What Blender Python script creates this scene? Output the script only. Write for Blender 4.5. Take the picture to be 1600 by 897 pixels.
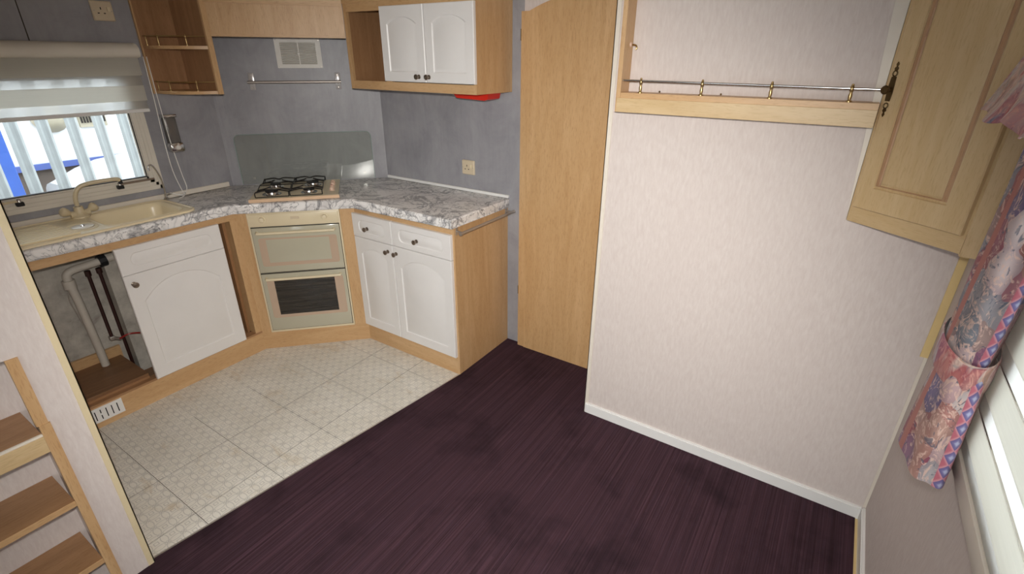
import bpy, bmesh, math, random
from mathutils import Vector, Matrix, Euler
random.seed(7)
for o in list(bpy.data.objects): bpy.data.objects.remove(o)
SC = bpy.context.scene
COL = SC.collection

# ------------------------------------------------------------------ camera
cam_d = bpy.data.cameras.new('camera'); cam = bpy.data.objects.new('camera', cam_d); COL.objects.link(cam)
CX, CY, CZ, YAW, PITCH, ROLL, FPX = 3.0285, -2.2731, 1.6118, -0.5763, -0.4310, 0.0065, 783.77
fw = Vector((math.sin(YAW)*math.cos(PITCH), math.cos(YAW)*math.cos(PITCH), math.sin(PITCH)))
rt = Vector((math.cos(YAW), -math.sin(YAW), 0)); up = rt.cross(fw)
r2 = rt*math.cos(ROLL)+up*math.sin(ROLL); u2 = up*math.cos(ROLL)-rt*math.sin(ROLL)
m = Matrix((r2, u2, -fw)).transposed().to_4x4(); m.translation = (CX, CY, CZ)
cam.matrix_world = m
cam_d.sensor_width = 36; cam_d.lens = FPX/1600*36; cam_d.clip_start = .02
SC.camera = cam

# ------------------------------------------------------------------ world and lights
w = bpy.data.worlds.new('sky'); SC.world = w; w.use_nodes = True
nt = w.node_tree; nt.nodes.clear()
wo = nt.nodes.new('ShaderNodeOutputWorld'); bg = nt.nodes.new('ShaderNodeBackground')
bg.inputs[0].default_value = (.90, .94, 1, 1); bg.inputs[1].default_value = 4.3
nt.links.new(bg.outputs[0], wo.inputs[0])
# the photographer's flash, just above the lens
fl = bpy.data.lights.new('flash', 'SPOT'); fl.energy = 184; fl.shadow_soft_size = .022; fl.color = (1, .965, .925)
fl.spot_size = math.radians(105); fl.spot_blend = 1
flo = bpy.data.objects.new('flash', fl); COL.objects.link(flo)
fdir = fw*1.0+r2*(-.07)+u2*(-0.14)
flo.matrix_world = Matrix.Translation((3.02, -2.27, 1.70)) @ fdir.to_track_quat('-Z', 'Y').to_matrix().to_4x4()
SC.view_settings.view_transform = 'Standard'; SC.view_settings.look = 'None'
SC.view_settings.exposure = 0.0; SC.view_settings.gamma = 1
SC.view_settings.use_curve_mapping = False

# ------------------------------------------------------------------ materials
def lin(c):
    return tuple(((x/255/12.92) if x/255 <= .04045 else ((x/255+.055)/1.055)**2.4) for x in c)+(1,)
MATS = {}
class NT:
    def __init__(s, name, rough=.5, metal=0, spec=None):
        s.m = bpy.data.materials.new(name); s.m.use_nodes = True; s.n = s.m.node_tree.nodes; s.l = s.m.node_tree.links
        s.b = s.n['Principled BSDF']; s.b.inputs['Roughness'].default_value = rough; s.b.inputs['Metallic'].default_value = metal
        if spec is not None: s.b.inputs['Specular IOR Level'].default_value = spec
        MATS[name] = s.m
    def coord(s, scale=(1, 1, 1), kind='Object', rot=(0, 0, 0)):
        t = s.n.new('ShaderNodeTexCoord'); mp = s.n.new('ShaderNodeMapping'); mp.inputs['Scale'].default_value = scale; mp.inputs['Rotation'].default_value = rot
        s.l.new(t.outputs[kind], mp.inputs[0]); return mp.outputs[0]
    def noise(s, vec, scale=5, detail=4, rough=.55, dist=0):
        t = s.n.new('ShaderNodeTexNoise'); s.l.new(vec, t.inputs['Vector']); t.inputs['Scale'].default_value = scale
        t.inputs['Detail'].default_value = detail; t.inputs['Roughness'].default_value = rough; t.inputs['Distortion'].default_value = dist
        return t.outputs['Fac']
    def ramp(s, fac, stops):
        t = s.n.new('ShaderNodeValToRGB'); s.l.new(fac, t.inputs[0]); e = t.color_ramp.elements
        while len(e) < len(stops): e.new(.5)
        for k, (p, c) in enumerate(stops): e[k].position = p; e[k].color = c if len(c) == 4 else lin(c)
        return t.outputs[0]
    def mix(s, fac, a, b, mode='MIX'):
        t = s.n.new('ShaderNodeMix'); t.data_type = 'RGBA'; t.blend_type = mode
        for v, i in ((fac, 0), (a, 6), (b, 7)):
            if isinstance(v, (int, float)): t.inputs[i].default_value = v
            elif isinstance(v, tuple): t.inputs[i].default_value = v
            else: s.l.new(v, t.inputs[i])
        return t.outputs[2]
    def math(s, op, a, b=None, c=None):
        t = s.n.new('ShaderNodeMath'); t.operation = op
        for i, v in enumerate((a, b, c)):
            if v is None: continue
            if isinstance(v, (int, float)): t.inputs[i].default_value = v
            else: s.l.new(v, t.inputs[i])
        return t.outputs[0]
    def sep(s, vec):
        t = s.n.new('ShaderNodeSeparateXYZ'); s.l.new(vec, t.inputs[0]); return t.outputs
    def comb(s, x, y, z=0):
        t = s.n.new('ShaderNodeCombineXYZ')
        for i, v in enumerate((x, y, z)):
            if isinstance(v, (int, float)): t.inputs[i].default_value = v
            else: s.l.new(v, t.inputs[i])
        return t.outputs[0]
    def col(s, c): s.l.new(c, s.b.inputs['Base Color'])
    def bump(s, h, strength=.2, dist=.002):
        t = s.n.new('ShaderNodeBump'); t.inputs['Strength'].default_value = strength; t.inputs['Distance'].default_value = dist
        s.l.new(h, t.inputs['Height']); s.l.new(t.outputs[0], s.b.inputs['Normal'])

def flat(name, c, rough=.5, metal=0, spec=None, var=.06, bumpy=0):
    t = NT(name, rough, metal, spec); v = t.coord((1, 1, 1)); n = t.noise(v, 9, 3)
    a = tuple(x*(1-var) for x in lin(c)[:3])+(1,); b = tuple(min(1, x*(1+var)) for x in lin(c)[:3])+(1,)
    t.col(t.ramp(n, [(.3, a), (.7, b)]))
    if bumpy: t.bump(t.noise(t.coord((1, 1, 1)), 240, 2), bumpy, .001)
    return t.m

def wood(name, axis, light, dark, speck=True, rough=.42):
    sc = {'x': (1.6, 16, 16), 'y': (16, 1.6, 16), 'z': (16, 16, 1.6)}[axis]
    fs = {'x': (34, 330, 330), 'y': (330, 34, 330), 'z': (330, 330, 34)}[axis]
    bs = {'x': (.8, 4, 4), 'y': (4, .8, 4), 'z': (4, 4, .8)}[axis]
    t = NT(name, rough)
    n1 = t.noise(t.coord(sc), 1, 5, .6, 1.2); n2 = t.noise(t.coord(fs), 1, 2, .6); n3 = t.noise(t.coord(bs), 1, 4, .55, 2.5)
    c = t.ramp(n1, [(.30, dark), (.66, light)])
    c = t.mix(t.ramp(n3, [(.42, (0, 0, 0, 1)), (.72, (.55, .55, .55, 1))]), c, lin(dark))
    fine = t.ramp(n2, [(.34, (.74, .67, .58, 1)), (.46, (1, 1, 1, 1))])
    c = t.mix(.38 if 'pale' in name else .55, c, fine, 'MULTIPLY')
    t.col(c); t.bump(n2, .05, .001)
    return t.m
L_, D_ = (210, 174, 130), (194, 154, 108)
for ax in 'xyz': wood('oak_'+ax, ax, L_, D_)
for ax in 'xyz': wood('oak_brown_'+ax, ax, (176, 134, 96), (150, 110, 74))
for ax in 'xyz': wood('oak_pale_'+ax, ax, (214, 188, 146), (200, 170, 124))
wood('door_oak', 'z', (210, 172, 126), (194, 154, 106))
wood('moulding_oak', 'z', (190, 152, 116), (172, 132, 96))
wood('board_brown', 'y', (142, 104, 72), (118, 84, 56))

def paper(name, a, b, spot=.5):
    t = NT(name, .75, 0, .3)
    n = t.noise(t.coord((95, 95, 22)), 1, 4, .65, .4); n2 = t.noise(t.coord((3, 3, 2)), 1, 3)
    n3 = t.noise(t.coord((230, 230, 45)), 1, 2)
    c = t.ramp(n, [(.34, a), (.66, b)])
    c = t.mix(t.ramp(n2, [(.4, (0, 0, 0, 1)), (.75, (.35, .35, .35, 1))]), c, lin(a))
    c = t.mix(.25, c, t.ramp(n3, [(.35, (.90, .88, .87, 1)), (.6, (1, 1, 1, 1))]), 'MULTIPLY')
    t.col(c); t.bump(n3, .08, .0006)
    return t.m
paper('pink_paper', (209, 197, 191), (218, 208, 202))
def grey_wall():
    t = NT('grey_paint', .42, 0, .5)
    n = t.noise(t.coord((1, 1, .8)), 4.5, 6, .68, .5); n2 = t.noise(t.coord((60, 60, 5)), 1, 3); n3 = t.noise(t.coord((1, 1, 1)), 15, 4)
    c = t.ramp(n, [(.25, (138, 137, 141)), (.5, (156, 155, 159)), (.75, (170, 169, 172))])
    c = t.mix(.35, c, t.ramp(n2, [(.3, (.84, .84, .86, 1)), (.6, (1, 1, 1, 1))]), 'MULTIPLY')
    c = t.mix(t.ramp(n3, [(.66, (0, 0, 0, 1)), (.85, (.5, .5, .5, 1))]), c, lin((128, 126, 131)))
    t.col(c); t.bump(n, .1, .002)
grey_wall()
flat('white_laminate', (232, 229, 226), .32, var=.015)
flat('white_gloss', (236, 235, 232), .3, var=.01)
flat('white_side', (232, 229, 222), .6)
flat('cream_trim', (226, 217, 203), .5, var=.03)
flat('yellow_trim', (226, 200, 142), .5, var=.05)
flat('yellow_edge', (220, 203, 166), .45, var=.03)
flat('window_frame', (222, 215, 202), .4, var=.03)
flat('rubber_black', (22, 22, 24), .6)
flat('cream_plastic', (226, 212, 180), .3, var=.02)
flat('beige_plate', (212, 196, 168), .35, var=.02)
flat('chrome', (212, 210, 206), .16, 1, var=.02)
flat('brushed_steel', (186, 178, 170), .36, .75, var=.05)
flat('nickel', (150, 138, 126), .3, 1, var=.05)
flat('brass', (186, 160, 112), .28, 1, var=.1)
flat('antique_brass', (92, 74, 48), .42, .9, var=.3)
flat('black_wire', (20, 18, 18), .35)
flat('clear_plate', (196, 192, 190), .2, .3)
flat('red_plastic', (208, 40, 22), .3, var=.04)
flat('sink_cream', (240, 224, 188), .3, var=.015)
flat('sink_white', (232, 226, 214), .3)
flat('tap_cream', (214, 198, 164), .32, var=.02)
flat('hob_cream', (220, 206, 174), .3, var=.02)
flat('hob_edge', (226, 192, 158), .35)
flat('knob_pink', (216, 184, 162), .3)
flat('red_mark', (190, 44, 40), .4)
flat('burner_black', (24, 22, 22), .4)
flat('dark_hole', (18, 15, 13), .8)
flat('pipe_white', (198, 190, 178), .5)
flat('pipe_dark', (52, 26, 22), .4)
flat('hose_red', (150, 34, 30), .35)
flat('dispenser_black', (112, 108, 104), .25, .4)
flat('cord_white', (240, 238, 232), .5)
flat('threshold_metal', (206, 200, 190), .3, .8)
flat('ceiling_paint', (226, 222, 214), .8)
flat('subfloor', (58, 50, 42), .9)
flat('van_white', (240, 242, 242), .5)
flat('van_blue', (84, 104, 170), .5)
flat('post_blue', (70, 110, 200), .5)
flat('tarmac', (108, 98, 90), .9, var=.1)
flat('vent_beige', (176, 168, 146), .6)
flat('galvanised', (158, 164, 164), .5, .2, var=.14)
flat('car_white', (176, 180, 186), .3)
flat('glass_dark', (30, 32, 36), .1)
flat('vent_back', (176, 170, 158), .7)
flat('drawer_dark', (120, 84, 56), .7)

def oven_mats():
    t = NT('oven_glass', .12, 0, .7); t.b.inputs['Base Color'].default_value = lin((188, 183, 162))
    t = NT('oven_panel_pink', .25); t.b.inputs['Base Color'].default_value = lin((192, 168, 146))
    t = NT('oven_window', .06, 0, .7)
    wv = t.noise(t.coord((3, 3, 90)), 1, 2); t.col(t.ramp(wv, [(.35, (20, 18, 16)), (.65, (54, 48, 42))]))
oven_mats()

def marble():
    t = NT('marble_laminate', .3, 0, .5)
    v0 = t.coord((1, 1, 1)); ns = t.n.new('ShaderNodeTexNoise'); t.l.new(v0, ns.inputs['Vector']); ns.inputs['Scale'].default_value = 5; ns.inputs['Detail'].default_value = 4
    va = t.n.new('ShaderNodeVectorMath'); va.operation = 'SCALE'; t.l.new(ns.outputs['Color'], va.inputs[0]); va.inputs['Scale'].default_value = .16
    vb = t.n.new('ShaderNodeVectorMath'); t.l.new(v0, vb.inputs[0]); t.l.new(va.outputs[0], vb.inputs[1]); v = vb.outputs[0]
    def ridge(scale, w, det=5):
        n = t.noise(v, scale, det, .6, .8); d = t.math('ABSOLUTE', t.math('SUBTRACT', n, .5))
        return t.ramp(d, [(0, (1, 1, 1, 1)), (w, (0, 0, 0, 1))])
    vo = t.n.new('ShaderNodeTexVoronoi'); vo.feature = 'DISTANCE_TO_EDGE'; t.l.new(v, vo.inputs['Vector']); vo.inputs['Scale'].default_value = 13
    v2 = t.ramp(vo.outputs['Distance'], [(0, (1, 1, 1, 1)), (.035, (.35, .35, .35, 1)), (.10, (0, 0, 0, 1))])
    cloud = t.noise(v, 7, 4)
    base = t.ramp(cloud, [(.32, (214, 210, 208)), (.5, (240, 237, 234))])
    c = t.mix(t.math('MULTIPLY', ridge(5, .035), .75), base, lin((112, 112, 116)))
    c = t.mix(t.math('MULTIPLY', ridge(14, .022), .7), c, lin((72, 70, 72)))
    msk = t.ramp(t.noise(v0, 5, 2), [(.35, (0, 0, 0, 1)), (.6, (1, 1, 1, 1))])
    c = t.mix(t.math('MULTIPLY', t.math('MULTIPLY', v2, msk), .5), c, lin((84, 84, 90)))
    t.col(c)
marble()

def vinyl():
    t = NT('vinyl_pattern', .42, 0, .45)
    tc = t.coord((1, 1, 1)); s = t.sep(tc); P = .054
    a = math.radians(45)
    def wrap(e): return t.math('SUBTRACT', t.math('FRACT', t.math('ADD', t.math('DIVIDE', e, P), .5)), .5)
    x = wrap(s[0]); y = wrap(s[1])
    lines = None
    for cx in (-.5, .5):
        for cy in (-.5, .5):
            dx = t.math('SUBTRACT', x, cx); dy = t.math('SUBTRACT', y, cy)
            r = t.math('SQRT', t.math('ADD', t.math('MULTIPLY', dx, dx), t.math('MULTIPLY', dy, dy)))
            d = t.math('ABSOLUTE', t.math('SUBTRACT', r, .70))
            lines = d if lines is None else t.math('MINIMUM', lines, d)
    ax_ = t.math('ABSOLUTE', x); ay_ = t.math('ABSOLUTE', y)
    sq = t.math('ABSOLUTE', t.math('SUBTRACT', t.math('MAXIMUM', t.math('SUBTRACT', .5, ax_), t.math('SUBTRACT', .5, ay_)), .13)); lines = t.math('MINIMUM', lines, sq)
    x2 = t.math('ABSOLUTE', t.math('SUBTRACT', ax_, ay_)); far = t.math('MULTIPLY', t.math('LESS_THAN', t.math('ADD', ax_, ay_), .44), 1.0)
    dg = t.math('ABSOLUTE', t.math('SUBTRACT', t.math('ADD', ax_, ay_), .20)); lines = t.math('MINIMUM', lines, dg)
    ln = t.ramp(lines, [(.014, (1, 1, 1, 1)), (.040, (0, 0, 0, 1))])
    base = t.ramp(t.noise(tc, 7, 4), [(.3, (219, 214, 202)), (.7, (233, 229, 219))])
    stain = t.ramp(t.noise(t.coord((5, 9, 1)), 1, 5, .65, .5), [(.57, (0, 0, 0, 1)), (.74, (.45, .45, .45, 1))])
    c = t.mix(t.math('MULTIPLY', ln, .55), base, lin((168, 165, 160)))
    c = t.mix(stain, c, lin((176, 146, 90)))
    t.col(c); t.bump(ln, .12, .0006)
vinyl()

def carpet_mat():
    t = NT('carpet_pile', .95, 0, .1)
    s1 = t.noise(t.coord((190, .9, 1)), 1, 2, .7); s2 = t.noise(t.coord((620, 6, 1)), 1, 2, .6)
    s3 = t.noise(t.coord((40, .35, 1)), 1, 2); wear = t.noise(t.coord((1, 1, 1)), 3.2, 4, .6)
    pile = t.noise(t.coord((1, 1, 1)), 700, 2)
    sp = t.sep(t.coord((1, 1, 1)))
    wn = t.n.new('ShaderNodeTexWhiteNoise'); wn.noise_dimensions = '2D'
    ix = t.math('FLOOR', t.math('DIVIDE', sp[0], .011)); w1 = t.n.new('ShaderNodeTexWhiteNoise'); w1.noise_dimensions = '1D'; t.l.new(ix, w1.inputs['W'])
    iy = t.math('FLOOR', t.math('ADD', t.math('DIVIDE', sp[1], .42), w1.outputs['Value'])); t.l.new(t.comb(ix, iy), wn.inputs['Vector'])
    c = t.ramp(s1, [(.30, (54, 37, 41)), (.5, (69, 48, 55)), (.70, (84, 59, 68))])
    c = t.mix(t.ramp(s2, [(.52, (0, 0, 0, 1)), (.8, (.5, .5, .5, 1))]), c, lin((84, 68, 88)))
    c = t.mix(t.math('MULTIPLY', wn.outputs['Value'], .30), c, lin((44, 34, 40)))
    c = t.mix(t.ramp(wear, [(.5, (0, 0, 0, 1)), (.68, (.6, .6, .6, 1))]), c, lin((36, 26, 31)))
    t.col(c); h = t.mix(.5, s2, pile); t.bump(h, .5, .003)
carpet_mat()

def pane_mat(name, tint, gloss, rough=.02):
    m = bpy.data.materials.new(name); m.use_nodes = True; n = m.node_tree.nodes; l = m.node_tree.links; n.clear()
    o = n.new('ShaderNodeOutputMaterial'); mx = n.new('ShaderNodeMixShader'); tr = n.new('ShaderNodeBsdfTransparent'); gl = n.new('ShaderNodeBsdfGlossy')
    fr = n.new('ShaderNodeFresnel'); fr.inputs[0].default_value = 1.5; ad = n.new('ShaderNodeMath'); ad.operation = 'ADD'; ad.inputs[1].default_value = gloss
    l.new(fr.outputs[0], ad.inputs[0]); tr.inputs[0].default_value = tint; gl.inputs['Roughness'].default_value = rough
    l.new(ad.outputs[0], mx.inputs[0]); l.new(tr.outputs[0], mx.inputs[1]); l.new(gl.outputs[0], mx.inputs[2]); l.new(mx.outputs[0], o.inputs[0])
    MATS[name] = m
pane_mat('window_glass', (.95, .97, .96, 1), 0)
pane_mat('splash_glass', (.94, .95, .925, 1), .0, .015)
def milky():
    m = bpy.data.materials.new('splash_edge'); MATS['splash_edge'] = m; m.use_nodes = True
    b = m.node_tree.nodes['Principled BSDF']; b.inputs['Base Color'].default_value = lin((150, 166, 160)); b.inputs['Roughness'].default_value = .2
milky()

def cloth(name, c, trans, dens=1):
    m = bpy.data.materials.new(name); m.use_nodes = True; n = m.node_tree.nodes; l = m.node_tree.links; n.clear()
    o = n.new('ShaderNodeOutputMaterial'); mx = n.new('ShaderNodeMixShader'); df = n.new('ShaderNodeBsdfDiffuse'); tl = n.new('ShaderNodeBsdfTranslucent')
    tc = n.new('ShaderNodeTexCoord'); mp = n.new('ShaderNodeMapping'); mp.inputs['Scale'].default_value = (4, 4, 260); ns = n.new('ShaderNodeTexNoise'); ns.inputs['Scale'].default_value = 1
    rp = n.new('ShaderNodeValToRGB'); rp.color_ramp.elements[0].color = tuple(x*.92 for x in lin(c)[:3])+(1,); rp.color_ramp.elements[1].color = lin(c)
    l.new(tc.outputs['Object'], mp.inputs[0]); l.new(mp.outputs[0], ns.inputs['Vector']); l.new(ns.outputs['Fac'], rp.inputs[0])
    l.new(rp.outputs[0], df.inputs[0]); l.new(rp.outputs[0], tl.inputs[0]); mx.inputs[0].default_value = trans
    l.new(df.outputs[0], mx.inputs[1]); l.new(tl.outputs[0], mx.inputs[2])
    if dens < 1:
        m2 = n.new('ShaderNodeMixShader'); tr = n.new('ShaderNodeBsdfTransparent'); m2.inputs[0].default_value = dens
        l.new(tr.outputs[0], m2.inputs[1]); l.new(mx.outputs[0], m2.inputs[2]); l.new(m2.outputs[0], o.inputs[0])
    else: l.new(mx.outputs[0], o.inputs[0])
    MATS[name] = m
cloth('blind_cloth', (244, 242, 235), .68)
cloth('blind_sheer', (250, 249, 246), .88, .66)

def floral(name, mode):
    t = NT(name, .8, 0, .2); uv = t.coord((1, 1, 1), 'UV'); s = t.sep(uv); u, v = s[0], s[1]
    w1 = t.noise(uv, 14, 4, .6, 1.0); 
    ns = t.n.new('ShaderNodeTexNoise'); t.l.new(uv, ns.inputs['Vector']); ns.inputs['Scale'].default_value = 11
    sc = t.n.new('ShaderNodeVectorMath'); sc.operation = 'SCALE'; sc.inputs['Scale'].default_value = .07; t.l.new(ns.outputs['Color'], sc.inputs[0])
    ad = t.n.new('ShaderNodeVectorMath'); t.l.new(uv, ad.inputs[0]); t.l.new(sc.outputs[0], ad.inputs[1]); wv = ad.outputs[0]
    vo = t.n.new('ShaderNodeTexVoronoi'); t.l.new(wv, vo.inputs['Vector']); vo.inputs['Scale'].default_value = 15
    cell = t.sep(vo.outputs['Color'])[0]
    fl = t.ramp(cell, [(.0, (156, 80, 92)), (.18, (188, 150, 136)), (.36, (122, 128, 138)), (.52, (206, 194, 192)), (.68, (166, 98, 110)), (.82, (112, 112, 148)), (.95, (190, 152, 136))])
    fl.node.color_ramp.interpolation = 'LINEAR'
    dist = t.ramp(vo.outputs['Distance'], [(.15, (1, 1, 1, 1)), (.8, (.62, .56, .60, 1))])
    fl = t.mix(.9, fl, dist, 'MULTIPLY')
    sw = t.noise(wv, 34, 3, .6, 2.2); fl = t.mix(t.ramp(sw, [(.52, (0, 0, 0, 1)), (.62, (.8, .8, .8, 1))]), fl, lin((216, 184, 170)))
    fl = t.mix(t.ramp(t.noise(wv, 26, 2, .5, 2), [(.60, (0, 0, 0, 1)), (.66, (.7, .7, .7, 1))]), fl, lin((70, 84, 104)))
    if mode == 'stripe':
        st = t.math('FRACT', t.math('DIVIDE', t.math('ADD', u, .235), .27))
        # diamonds: blue lozenges down a pink band
        dv = t.math('ABSOLUTE', t.math('SUBTRACT', t.math('FRACT', t.math('DIVIDE', v, .034)), .5))
        du = t.math('ABSOLUTE', t.math('MULTIPLY', t.math('SUBTRACT', st, .70), 5.4))
        dm = t.ramp(t.math('ADD', dv, du), [(.10, (176, 178, 206)), (.26, (122, 116, 160)), (.44, (108, 98, 144)), (.52, (206, 150, 158)), (.7, (188, 108, 122))])
        inb = t.math('MULTIPLY', t.math('GREATER_THAN', st, .605), t.math('LESS_THAN', st, .795))
        edge = t.math('MULTIPLY', t.math('GREATER_THAN', st, .795), t.math('LESS_THAN', st, .81))
        tan = t.math('LESS_THAN', st, .07)
        c = t.mix(inb, fl, dm); c = t.mix(edge, c, lin((232, 214, 204))); c = t.mix(tan, c, lin((172, 112, 104)))
    else:
        big = t.noise(uv, 8, 3, .5, 1.0)
        c = t.mix(.5, fl, t.ramp(big, [(.34, (106, 122, 120)), (.42, (214, 176, 150)), (.50, (234, 218, 208)), (.57, (186, 78, 92)), (.66, (218, 140, 130)), (.74, (120, 112, 146))]))
    t.col(c); t.bump(t.noise(t.coord((900, 900, 1), 'UV'), 1, 1), .1, .0005)
    t.b.inputs['Sheen Weight'].default_value = .1
floral('floral_stripe', 'stripe'); floral('floral_plain', 'plain')

# ------------------------------------------------------------------ builders
class Fr:
    def __init__(s, o=(0, 0, 0), a=0): s.o = Vector(o); s.a = a; s.M = Matrix.Translation(s.o) @ Matrix.Rotation(a, 4, 'Z')
WORLD = Fr()
INFO = {}
def thing(name, label, cat, base, fr=WORLD, group=None, kind=None):
    o = bpy.data.objects.new(name, None); COL.objects.link(o); o.empty_display_size = .05
    o.location = fr.M @ Vector(base); o.rotation_euler = (0, 0, fr.a)
    if label: o['label'] = label
    if cat: o['category'] = cat
    if group: o['group'] = group
    if kind: o['kind'] = kind
    INFO[o.name] = (fr, Vector(base)); return o
def mesh(bm, name, sm=False):
    me = bpy.data.meshes.new(name); bmesh.ops.recalc_face_normals(bm, faces=bm.faces[:])
    if sm:
        for f in bm.faces: f.smooth = True
    bm.to_mesh(me); bm.free()
    if sm:
        try: me.set_sharp_from_angle(angle=math.radians(sm if sm is not True else 40))
        except Exception: pass
    return me
def part(name, bm, mat, parent, label=None, kind=None, sm=False):
    fr, base = INFO[parent.name]
    bmesh.ops.translate(bm, verts=bm.verts[:], vec=-base)
    o = bpy.data.objects.new(name, mesh(bm, name, sm)); COL.objects.link(o); o.parent = parent
    mats = mat if isinstance(mat, (list, tuple)) else [mat]
    for q in mats: o.data.materials.append(MATS[q])
    if label: o['label'] = label
    if kind: o['kind'] = kind
    INFO[o.name] = (fr, base); return o
def single(name, bm, mat, label, cat, base, fr=WORLD, group=None, kind=None, sm=False):
    bmesh.ops.translate(bm, verts=bm.verts[:], vec=-Vector(base))
    o = bpy.data.objects.new(name, mesh(bm, name, sm)); COL.objects.link(o)
    o.location = fr.M @ Vector(base); o.rotation_euler = (0, 0, fr.a)
    mats = mat if isinstance(mat, (list, tuple)) else [mat]
    for q in mats: o.data.materials.append(MATS[q])
    if label: o['label'] = label
    if cat: o['category'] = cat
    if group: o['group'] = group
    if kind: o['kind'] = kind
    INFO[o.name] = (fr, Vector(base)); return o
def struct(name, bm, mat, base=(0, 0, 0), fr=WORLD, label=None, sm=False):
    return single(name, bm, mat, label, None, base, fr, kind='structure', sm=sm)
def clone(o, dloc, label=None):
    c = o.copy(); COL.objects.link(c); c.location = o.location+Vector(dloc)
    if label: c['label'] = label
    for ch in list(o.children):
        d = ch.copy(); COL.objects.link(d); d.parent = c
        for g in list(ch.children):
            e = g.copy(); COL.objects.link(e); e.parent = d
    return c

def B(): return bmesh.new()
def absorb(bm, b2):
    me = bpy.data.meshes.new('t'); b2.to_mesh(me); b2.free(); bm.from_mesh(me); bpy.data.meshes.remove(me)
def box(bm, x0, x1, y0, y1, z0, z1, bev=0, seg=2):
    x0, x1 = sorted((x0, x1)); y0, y1 = sorted((y0, y1)); z0, z1 = sorted((z0, z1))
    b = bmesh.new(); bmesh.ops.create_cube(b, size=1)
    for v in b.verts: v.co = Vector((x0+(v.co.x+.5)*(x1-x0), y0+(v.co.y+.5)*(y1-y0), z0+(v.co.z+.5)*(z1-z0)))
    if bev: bmesh.ops.bevel(b, geom=b.edges[:], offset=bev, segments=seg, affect='EDGES', profile=.5)
    absorb(bm, b); return bm
def bx(*a, **k): return box(B(), *a, **k)
def catmull(pts, n=8):
    P = [Vector(p) for p in pts]; P = [P[0]]+P+[P[-1]]; out = []
    for i in range(1, len(P)-2):
        for k in range(n):
            t = k/n; a, b, c, d = P[i-1], P[i], P[i+1], P[i+2]
            out.append(.5*((2*b)+(-a+c)*t+(2*a-5*b+4*c-d)*t*t+(-a+3*b-3*c+d)*t**3))
    out.append(P[-2]); return out
def tube(bm, pts, r, seg=10, cap=True):
    P = [Vector(p) for p in pts]; n = len(P); rs = r if isinstance(r, (list, tuple)) else [r]*n
    T = [(P[min(i+1, n-1)]-P[max(i-1, 0)]).normalized() for i in range(n)]
    ref = Vector((0, 0, 1)) if abs(T[0].z) < .9 else Vector((1, 0, 0)); N = T[0].cross(ref).normalized(); rings = []
    for i in range(n):
        N = (N-T[i]*N.dot(T[i])).normalized(); Bn = T[i].cross(N)
        rings.append([bm.verts.new(P[i]+(N*math.cos(2*math.pi*k/seg)+Bn*math.sin(2*math.pi*k/seg))*rs[i]) for k in range(seg)])
    for a, b in zip(rings, rings[1:]):
        for k in range(seg): bm.faces.new((a[k], a[(k+1) % seg], b[(k+1) % seg], b[k]))
    if cap: bm.faces.new(rings[0][::-1]); bm.faces.new(rings[-1])
    return bm
def lathe(bm, prof, origin, axis=(0, 0, 1), seg=20):
    """prof = [(distance along axis, radius)...]"""
    A = Vector(axis).normalized(); O = Vector(origin)
    return tube_prof(bm, [O+A*d for d, _ in prof], [max(r, .0002) for _, r in prof], A, seg)
def tube_prof(bm, P, rs, A, seg):
    ref = Vector((0, 0, 1)) if abs(A.z) < .9 else Vector((1, 0, 0)); N = A.cross(ref).normalized(); Bn = A.cross(N)
    rings = [[bm.verts.new(p+(N*math.cos(2*math.pi*k/seg)+Bn*math.sin(2*math.pi*k/seg))*r) for k in range(seg)] for p, r in zip(P, rs)]
    for a, b in zip(rings, rings[1:]):
        for k in range(seg): bm.faces.new((a[k], a[(k+1) % seg], b[(k+1) % seg], b[k]))
    bm.faces.new(rings[0][::-1]); bm.faces.new(rings[-1]); return bm
def prism(bm, poly, z0, z1, place=lambda u, v, n: (u, v, n)):
    a = [bm.verts.new(place(x, y, z0)) for x, y in poly]; b = [bm.verts.new(place(x, y, z1)) for x, y in poly]
    n = len(poly)
    for k in range(n): bm.faces.new((a[k], a[(k+1) % n], b[(k+1) % n], b[k]))
    bm.faces.new(a[::-1]); bm.faces.new(b); return bm
def rrect(x0, x1, y0, y1, r, n=5):
    r = max(min(r, (x1-x0)/2-1e-4, (y1-y0)/2-1e-4), 1e-4)
    out = []
    for cx, cy, a0 in ((x1-r, y1-r, 0), (x0+r, y1-r, 90), (x0+r, y0+r, 180), (x1-r, y0+r, 270)):
        for k in range(n+1):
            a = math.radians(a0+90*k/n); out.append((cx+r*math.cos(a), cy+r*math.sin(a)))
    return out
def ring_fill(bm, outer, inner, pl, n):
    """flat face between two loops at height n"""
    def loop(pts):
        vs = [bm.verts.new(pl(x, y, n)) for x, y in pts]; es = [bm.edges.new((vs[k], vs[(k+1) % len(vs)])) for k in range(len(vs))]; return vs, es
    vo, eo = loop(outer); vi, ei = loop(inner)
    bmesh.ops.triangle_fill(bm, use_beauty=True, use_dissolve=False, edges=eo+ei)
    return vo, vi
def bridge(bm, a, b):
    n = len(a)
    for k in range(n): bm.faces.new((a[k], a[(k+1) % n], b[(k+1) % n], b[k]))

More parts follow.
